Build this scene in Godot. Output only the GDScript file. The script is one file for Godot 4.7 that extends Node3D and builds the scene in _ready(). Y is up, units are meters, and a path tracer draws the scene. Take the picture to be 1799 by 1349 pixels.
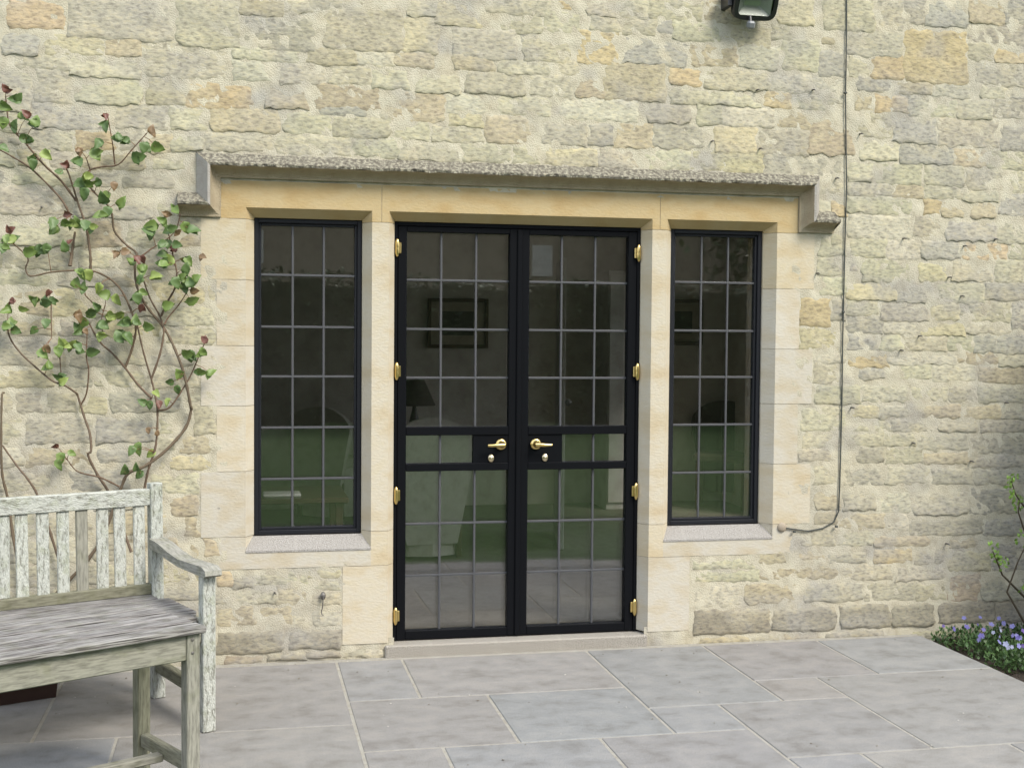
extends Node3D
# A pale limestone house wall with a stone-framed pair of glazed steel doors, two side lights, a climbing rose, a weathered bench and table on riven paving.

const F := 2238.3891
const EYE := Vector3(-0.6956, 1.5164, 5.8722)
const TURN := Vector3(-0.0389, -0.2094, 0.0084)
const GROUND := 0.010
var view: Basis
var rng := RandomNumberGenerator.new()
var n1 := FastNoiseLite.new()
var n2 := FastNoiseLite.new()
var n3 := FastNoiseLite.new()
var M := {}

# ------------------------------------------------------------------ pixels of the photograph to places
func ray(u: float, v: float) -> Vector3:
	return view * Vector3((u - 899.5) / F, -(v - 674.5) / F, -1.0)
func wp(u: float, v: float, z := 0.0) -> Vector3:
	var d := ray(u, v)
	return EYE + d * ((z - EYE.z) / d.z)
func gp(u: float, v: float, y := GROUND) -> Vector3:
	var d := ray(u, v)
	return EYE + d * ((y - EYE.y) / d.y)

# ------------------------------------------------------------------ mesh building
class MB:
	var v := PackedVector3Array()
	var n := PackedVector3Array()
	var c := PackedColorArray()
	var ix := PackedInt32Array()
	var tint := Color(1, 1, 1)
	func tri(a: Vector3, b: Vector3, d: Vector3) -> void:
		var nn := (b - a).cross(d - a)
		if nn.length_squared() < 1e-16:
			return
		nn = nn.normalized()
		var k := v.size()
		v.append(a); v.append(d); v.append(b)
		for i in 3:
			n.append(nn); c.append(tint); ix.append(k + i)
	func poly(p: Array, centre: Vector3) -> void:
		var mid := Vector3.ZERO
		for q in p:
			mid += q
		mid /= p.size()
		var nn: Vector3 = Vector3.ZERO
		for i in p.size():
			nn += (p[i] - mid).cross(p[(i + 1) % p.size()] - mid)
		var flip := nn.dot(mid - centre) < 0.0
		for i in range(1, p.size() - 1):
			if flip:
				tri(p[0], p[i + 1], p[i])
			else:
				tri(p[0], p[i], p[i + 1])
	# chamfered box, t turns and places it
	func box(size: Vector3, bevel: float, t := Transform3D()) -> void:
		var h := size * 0.5
		var b := minf(bevel, minf(h.x, minf(h.y, h.z)) * 0.9)
		var o := t.origin
		for ax in 3:
			for s in [-1.0, 1.0]:
				var p := []
				for k in [[-1.0, -1.0], [1.0, -1.0], [1.0, 1.0], [-1.0, 1.0]]:
					var q := Vector3.ZERO
					q[ax] = s * h[ax]
					q[(ax + 1) % 3] = k[0] * (h[(ax + 1) % 3] - b)
					q[(ax + 2) % 3] = k[1] * (h[(ax + 2) % 3] - b)
					p.append(t * q)
				poly(p, o)
		if b <= 0.0:
			return
		for ax in 3:
			var a1 := (ax + 1) % 3
			var a2 := (ax + 2) % 3
			for s1 in [-1.0, 1.0]:
				for s2 in [-1.0, 1.0]:
					var p := []
					for k in [[-1.0, 0], [1.0, 0], [1.0, 1], [-1.0, 1]]:
						var q := Vector3.ZERO
						q[ax] = k[0] * (h[ax] - b)
						q[a1] = s1 * (h[a1] - (b if k[1] == 1 else 0.0))
						q[a2] = s2 * (h[a2] - (0.0 if k[1] == 1 else b))
						p.append(t * q)
					poly(p, o)
		for sx in [-1.0, 1.0]:
			for sy in [-1.0, 1.0]:
				for sz in [-1.0, 1.0]:
					poly([t * Vector3(sx * h.x, sy * (h.y - b), sz * (h.z - b)), t * Vector3(sx * (h.x - b), sy * h.y, sz * (h.z - b)), t * Vector3(sx * (h.x - b), sy * (h.y - b), sz * h.z)], o)
	# box between two corners
	func bx(a: Vector3, b: Vector3, bevel := 0.0) -> void:
		box((b - a).abs(), bevel, Transform3D(Basis(), (a + b) * 0.5))
	# bar from a to b, w across (along side), h along up
	func bar(a: Vector3, b: Vector3, w: float, h: float, up := Vector3.UP, bevel := 0.004) -> void:
		var d := (b - a)
		var z := d.normalized()
		var x := up.cross(z).normalized()
		var y := z.cross(x)
		box(Vector3(w, h, d.length()), bevel, Transform3D(Basis(x, y, z), (a + b) * 0.5))
	# polygon (in a plane given by ax, ay) pushed from o along w
	func prism(p2: Array, ax: Vector3, ay: Vector3, o: Vector3, w: Vector3) -> void:
		var mid := Vector2.ZERO
		for q in p2:
			mid += q
		mid /= p2.size()
		var cen := o + ax * mid.x + ay * mid.y + w * 0.5
		var m := p2.size()
		var lo := []
		var hi := []
		for q in p2:
			var b: Vector3 = o + ax * q.x + ay * q.y
			lo.append(b)
			hi.append(b + w)
		var area := 0.0
		for i in m:
			area += p2[i].cross(p2[(i + 1) % m])
		var tris := Geometry2D.triangulate_polygon(PackedVector2Array(p2))
		for i in range(0, tris.size(), 3):
			poly([lo[tris[i]], lo[tris[i + 1]], lo[tris[i + 2]]], lo[tris[i]] + w)
			poly([hi[tris[i]], hi[tris[i + 1]], hi[tris[i + 2]]], hi[tris[i]] - w)
		for i in m:
			var j := (i + 1) % m
			var e: Vector2 = p2[j] - p2[i]
			var out2 := Vector2(e.y, -e.x) * signf(area)
			var out3 := (ax * out2.x + ay * out2.y).normalized()
			var f: Vector3 = (lo[i] + hi[j]) * 0.5
			poly([lo[i], lo[j], hi[j], hi[i]], f - out3)
	# smooth tube along points
	func tube(pts: Array, radii: Array, sides := 6) -> void:
		var k := v.size()
		var m := pts.size()
		var side := Vector3.ZERO
		for i in m:
			var d: Vector3 = (pts[mini(i + 1, m - 1)] - pts[maxi(i - 1, 0)]).normalized()
			if side == Vector3.ZERO:
				side = d.cross(Vector3(0.31, 0.2, 0.93)).normalized()
			side = (side - d * side.dot(d)).normalized()
			var up := d.cross(side)
			for s in sides:
				var a := TAU * s / sides
				var r := side * cos(a) + up * sin(a)
				v.append(pts[i] + r * radii[i]); n.append(r); c.append(tint)
		for i in m - 1:
			for s in sides:
				var a := k + i * sides + s
				var b := k + i * sides + (s + 1) % sides
				var e := a + sides
				var g := b + sides
				ix.append_array(PackedInt32Array([a, e, b, b, e, g]))
		for e in [0, m - 1]:
			var d: Vector3 = (pts[1] - pts[0] if e == 0 else pts[m - 2] - pts[m - 1]).normalized()
			var cc := v.size()
			v.append(pts[e]); n.append(-d); c.append(tint)
			for s in sides:
				v.append(v[k + e * sides + s]); n.append(-d); c.append(tint)
			for s in sides:
				var a := cc + 1 + s
				var b := cc + 1 + (s + 1) % sides
				ix.append_array(PackedInt32Array([cc, a, b] if e == 0 else [cc, b, a]))
	# profile of (radius, height) turned about axis y of t
	func lathe(prof: Array, t: Transform3D, segs := 14) -> void:
		var k := v.size()
		var m := prof.size()
		for i in m:
			var tg: Vector2 = prof[mini(i + 1, m - 1)] - prof[maxi(i - 1, 0)]
			var nn := Vector2(tg.y, -tg.x).normalized()
			for s in segs:
				var a := TAU * s / segs
				v.append(t * Vector3(prof[i].x * cos(a), prof[i].y, prof[i].x * sin(a)))
				n.append((t.basis * Vector3(nn.x * cos(a), nn.y, nn.x * sin(a))).normalized()); c.append(tint)
		for i in m - 1:
			for s in segs:
				var a := k + i * segs + s
				var b := k + i * segs + (s + 1) % segs
				ix.append_array(PackedInt32Array([a, b, a + segs, b, b + segs, a + segs]))
	# grid of points with smooth normals; rows x columns, front faces as seen when columns run right and rows run up
	func grid(pts: PackedVector3Array, cols: PackedColorArray, nc: int, nr: int, skip := PackedByteArray()) -> void:
		var k := v.size()
		var nn := PackedVector3Array()
		nn.resize(pts.size())
		for j in nr:
			for i in nc:
				var a := pts[j * nc + mini(i + 1, nc - 1)] - pts[j * nc + maxi(i - 1, 0)]
				var b := pts[mini(j + 1, nr - 1) * nc + i] - pts[maxi(j - 1, 0) * nc + i]
				nn[j * nc + i] = a.cross(b).normalized()
		v.append_array(pts)
		n.append_array(nn)
		c.append_array(cols)
		for j in nr - 1:
			for i in nc - 1:
				if skip.size() and skip[j * nc + i]:
					continue
				var a := k + j * nc + i
				ix.append_array(PackedInt32Array([a, a + nc, a + 1, a + 1, a + nc, a + nc + 1]))
	func mesh() -> ArrayMesh:
		var arr := []
		arr.resize(Mesh.ARRAY_MAX)
		arr[Mesh.ARRAY_VERTEX] = v
		arr[Mesh.ARRAY_NORMAL] = n
		arr[Mesh.ARRAY_COLOR] = c
		arr[Mesh.ARRAY_INDEX] = ix
		var m := ArrayMesh.new()
		m.add_surface_from_arrays(Mesh.PRIMITIVE_TRIANGLES, arr)
		return m

func put(called: String, b, mat: Material, parent: Node = self) -> MeshInstance3D:
	var o := MeshInstance3D.new()
	o.name = called
	o.mesh = b.mesh() if b is MB else b
	o.material_override = mat
	parent.add_child(o, true)
	return o
func thing(called: String, label: String, category: String, at := Vector3.ZERO, turn := 0.0, group := "") -> Node3D:
	var o := Node3D.new()
	o.name = called
	add_child(o, true)
	o.position = at
	o.rotation.y = turn
	return tag(o, label, category, group)
func tag(o: Node3D, label: String, category: String, group := "") -> Node3D:
	o.set_meta("label", label)
	o.set_meta("category", category)
	if group:
		o.set_meta("group", group)
	return o
func part(called: String, parent: Node3D, at := Vector3.ZERO) -> Node3D:
	var o := Node3D.new()
	o.name = called
	parent.add_child(o, true)
	o.position = at
	return o
func structure(o: Node3D, label := "") -> Node3D:
	o.set_meta("kind", "structure")
	if label:
		o.set_meta("label", label)
	return o

# ------------------------------------------------------------------ materials
func noise_tex(seed_: int, freq: float, ramp: Array, size := 512, kind := FastNoiseLite.TYPE_SIMPLEX_SMOOTH, octaves := 5) -> NoiseTexture2D:
	var f := FastNoiseLite.new()
	f.seed = seed_
	f.noise_type = kind
	f.frequency = freq
	f.fractal_octaves = octaves
	f.fractal_gain = 0.6
	var t := NoiseTexture2D.new()
	t.width = size
	t.height = size
	t.seamless = true
	t.noise = f
	if ramp.size():
		var g := Gradient.new()
		var offs := PackedFloat32Array()
		var cols := PackedColorArray()
		for r in ramp:
			offs.append(r[0])
			cols.append(r[1])
		g.offsets = offs
		g.colors = cols
		t.color_ramp = g
	return t
func grey(x: float) -> Color:
	return Color(x, x, x)
func lin(r: float, g: float, b: float) -> Color:
	return Color(r, g, b).linear_to_srgb()
func mat(called: String, col: Color, rough: float, tex: Texture2D = null, scale := Vector3.ONE, world := true, detail: Texture2D = null, dscale := Vector3.ONE, bump: Texture2D = null, bump_cm := 0.0) -> StandardMaterial3D:
	var m := StandardMaterial3D.new()
	m.resource_name = called
	m.albedo_color = col
	m.roughness = rough
	m.vertex_color_use_as_albedo = true
	m.uv1_triplanar = true
	m.uv1_world_triplanar = world
	m.uv1_scale = scale
	m.uv2_triplanar = true
	m.uv2_world_triplanar = world
	m.uv2_scale = dscale
	if tex:
		m.albedo_texture = tex
	if detail:
		m.detail_enabled = true
		m.detail_albedo = detail
		m.detail_blend_mode = BaseMaterial3D.BLEND_MODE_MUL
		m.detail_uv_layer = BaseMaterial3D.DETAIL_UV_2
	if bump:
		m.heightmap_enabled = true
		m.heightmap_texture = bump
		m.heightmap_scale = bump_cm
	M[called] = m
	return m

func materials() -> void:
	var mottle := noise_tex(11, 0.02, [[0.0, Color(0.70, 0.68, 0.66)], [0.30, Color(0.87, 0.86, 0.85)], [0.48, Color(0.96, 0.955, 0.94)], [0.66, Color(1.0, 0.985, 0.95)], [1.0, Color(1.0, 0.97, 0.89)]], 1024)
	var grain := noise_tex(12, 0.09, [[0.0, grey(0.72)], [0.32, grey(0.92)], [0.55, grey(0.98)], [1.0, grey(1.0)]], 512, FastNoiseLite.TYPE_SIMPLEX, 4)
	var soft := noise_tex(13, 0.010, [[0.0, Color(0.88, 0.86, 0.84)], [0.5, Color(0.97, 0.96, 0.95)], [1.0, Color(1, 1, 1)]], 512)
	var rough := noise_tex(14, 0.03, [], 512, FastNoiseLite.TYPE_SIMPLEX_SMOOTH, 6)
	var fine := noise_tex(15, 0.08, [], 512, FastNoiseLite.TYPE_SIMPLEX, 4)
	mat("rubble", Color.WHITE, 0.95, mottle, Vector3(1.2, 2.5, 1.6), true, grain, Vector3.ONE * 5.0, rough, 0.2)
	mat("mortar", Color.WHITE, 0.97, soft, Vector3.ONE * 2.3, true, grain, Vector3.ONE * 7.0, fine, 0.22)
	var bands := noise_tex(16, 0.008, [[0.0, Color(0.95, 0.90, 0.82)], [0.35, Color(0.98, 0.95, 0.90)], [0.62, Color(1, 0.99, 0.98)], [1.0, Color(0.99, 0.965, 0.91)]], 512, FastNoiseLite.TYPE_SIMPLEX_SMOOTH, 4)
	mat("ashlar", Color.WHITE, 0.9, bands, Vector3(0.8, 1.5, 0.8), true, noise_tex(17, 0.12, [[0.0, grey(0.86)], [0.5, grey(0.97)], [1.0, grey(1.0)]], 512, FastNoiseLite.TYPE_SIMPLEX, 3), Vector3.ONE * 4.0, fine, 0.10)
	# lichen on the hood: grey ground with pale, dark and a few orange spots
	var lichen := noise_tex(18, 0.055, [[0.0, Color(0.45, 0.43, 0.40)], [0.30, Color(0.58, 0.56, 0.52)], [0.46, Color(0.68, 0.66, 0.62)], [0.53, Color(0.76, 0.74, 0.68)], [0.60, Color(0.95, 0.94, 0.87)], [0.75, Color(1, 0.99, 0.92)], [1.0, Color(0.95, 0.78, 0.58)]], 512, FastNoiseLite.TYPE_SIMPLEX_SMOOTH, 5)
	mat("lichen", Color.WHITE, 0.97, lichen, Vector3.ONE * 1.5, true, grain, Vector3.ONE * 7.0, rough, 1.2)
	var sillspeck := noise_tex(19, 0.10, [[0.0, Color(0.45, 0.42, 0.40)], [0.30, Color(0.62, 0.59, 0.57)], [0.40, Color(0.88, 0.87, 0.85)], [1.0, Color(1, 1, 1)]], 512, FastNoiseLite.TYPE_SIMPLEX, 3)
	mat("sill", Color.WHITE, 0.93, sillspeck, Vector3.ONE * 3.2, true, null, Vector3.ONE, fine, 0.3)
	var slab := noise_tex(20, 0.009, [[0.0, Color(0.82, 0.81, 0.80)], [0.28, Color(0.91, 0.905, 0.895)], [0.40, Color(0.945, 0.945, 0.94)], [0.55, Color(0.965, 0.965, 0.965)], [0.72, Color(1, 0.995, 0.985)], [1.0, Color(1, 1, 1)]], 1024, FastNoiseLite.TYPE_SIMPLEX_SMOOTH, 7)
	mat("paving", Color.WHITE, 0.78, slab, Vector3(0.5, 0.5, 0.6), true, noise_tex(21, 0.11, [[0.0, grey(0.55)], [0.28, grey(0.82)], [0.42, grey(0.95)], [0.8, grey(0.98)], [0.9, grey(1.0)], [1.0, grey(1.0)]], 512, FastNoiseLite.TYPE_SIMPLEX, 4), Vector3.ONE * 3.0, rough, 0.3)
	mat("joint", Color.WHITE, 0.97, soft, Vector3.ONE * 3.0, true, grain, Vector3.ONE * 8.0, fine, 0.5)
	# woods
	var flake := noise_tex(22, 0.022, [[0.0, Color(0.66, 0.645, 0.61)], [0.25, Color(0.78, 0.775, 0.75)], [0.33, Color(0.87, 0.87, 0.85)], [0.44, Color(0.93, 0.935, 0.92)], [0.6, Color(1, 1, 0.985)], [1.0, Color(0.95, 0.955, 0.93)]], 512, FastNoiseLite.TYPE_SIMPLEX, 5)
	var weather := noise_tex(23, 0.03, [[0.0, Color(0.72, 0.71, 0.70)], [0.32, Color(0.85, 0.845, 0.84)], [0.5, Color(0.93, 0.925, 0.92)], [0.75, Color(1, 0.995, 0.99)], [1.0, Color(1, 1, 1)]], 512, FastNoiseLite.TYPE_SIMPLEX, 5)
	var old := noise_tex(26, 0.03, [[0.0, Color(0.42, 0.40, 0.40)], [0.33, Color(0.62, 0.60, 0.60)], [0.47, Color(0.86, 0.85, 0.85)], [0.62, Color(0.97, 0.96, 0.96)], [0.75, Color(1.0, 1.0, 1.0)], [1.0, Color(1, 1, 1)]], 512, FastNoiseLite.TYPE_SIMPLEX, 5)
	var moss := noise_tex(24, 0.012, [[0.0, Color(0.88, 0.885, 0.82)], [0.32, Color(0.955, 0.96, 0.935)], [0.45, Color(1, 1, 0.995)], [1.0, Color(1, 1, 1)]], 512, FastNoiseLite.TYPE_SIMPLEX_SMOOTH, 4)
	var lanes := {"x": Vector3(0.7, 5.0, 5.0), "y": Vector3(5.0, 0.7, 5.0), "z": Vector3(5.0, 5.0, 0.7)}
	var flakes := {"x": Vector3(1.3, 4.5, 4.5), "y": Vector3(4.5, 1.3, 4.5), "z": Vector3(4.5, 4.5, 1.3)}
	for k in lanes:
		mat("paint_" + k, Color.WHITE, 0.85, flake, flakes[k], false, moss, Vector3.ONE * 1.9, fine, 0.35)
		mat("old_" + k, Color.WHITE, 0.9, old, Vector3(0.30, 7.0, 7.0), false, moss, Vector3.ONE * 1.3, old, 0.25)
		mat("wood_" + k, Color.WHITE, 0.9, weather, lanes[k], false, moss, Vector3.ONE * 1.3, weather, 0.1)
	# metals and glass
	var st := mat("black_steel", lin(0.005, 0.0055, 0.007), 0.45)
	st.metallic_specular = 0.2
	mat("window_steel", lin(0.012, 0.013, 0.017), 0.45).metallic_specular = 0.35
	var ld := mat("lead", lin(0.07, 0.072, 0.079), 0.6)
	ld.metallic = 0.25
	var br := mat("brass", lin(0.70, 0.53, 0.22), 0.3)
	br.metallic = 1.0
	var nk := mat("nickel", lin(0.66, 0.56, 0.38), 0.28)
	nk.metallic = 1.0
	var ir := mat("iron", lin(0.16, 0.15, 0.14), 0.55)
	ir.metallic = 0.6
	var gl := StandardMaterial3D.new()
	gl.resource_name = "pane_glass"
	gl.transparency = BaseMaterial3D.TRANSPARENCY_ALPHA
	gl.albedo_color = Color(0.10, 0.11, 0.10, 0.03)
	gl.roughness = 0.0
	M["glass"] = gl
	mat("cable", lin(0.045, 0.05, 0.045), 0.6)
	mat("black_plastic", lin(0.012, 0.012, 0.013), 0.35)
	mat("grey_plastic", lin(0.16, 0.17, 0.18), 0.4)
	var refl := mat("reflector", lin(0.36, 0.38, 0.36), 0.35)
	refl.metallic = 0.7
	# plants
	var lf := mat("leaf", Color.WHITE, 0.55)
	lf.backlight_enabled = true
	lf.backlight = Color(0.35, 0.4, 0.2)
	mat("stem", Color.WHITE, 0.8, grain, Vector3.ONE * 9.0)
	mat("petal", Color.WHITE, 0.7)
	mat("soil", Color.WHITE, 1.0, mottle, Vector3.ONE * 3.0, true, grain, Vector3.ONE * 9.0, rough, 3.0)
	mat("lawn", lin(0.055, 0.115, 0.022), 1.0, noise_tex(25, 0.02, [[0.0, Color(0.72, 0.72, 0.6)], [0.5, Color(0.9, 0.92, 0.8)], [1.0, Color(1, 1, 1)]], 512), Vector3.ONE * 0.6, true, grain, Vector3.ONE * 4.0, rough, 3.0)
	# plain room finishes
	mat("plain", Color.WHITE, 0.85, soft, Vector3.ONE * 0.8)
	mat("gloss", Color.WHITE, 0.3)
	mat("cloth", Color.WHITE, 0.95, soft, Vector3.ONE * 2.0, true, grain, Vector3.ONE * 12.0)

# ------------------------------------------------------------------ the wall
const TONES := {
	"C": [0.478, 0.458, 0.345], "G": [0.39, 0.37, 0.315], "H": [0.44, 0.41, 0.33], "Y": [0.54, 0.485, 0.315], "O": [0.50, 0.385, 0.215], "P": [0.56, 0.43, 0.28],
	"T": [0.44, 0.375, 0.265], "W": [0.545, 0.52, 0.43], "B": [0.355, 0.345, 0.325], "L": [0.46, 0.425, 0.29], "D": [0.29, 0.265, 0.215], "R": [0.38, 0.285, 0.22]}

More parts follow.
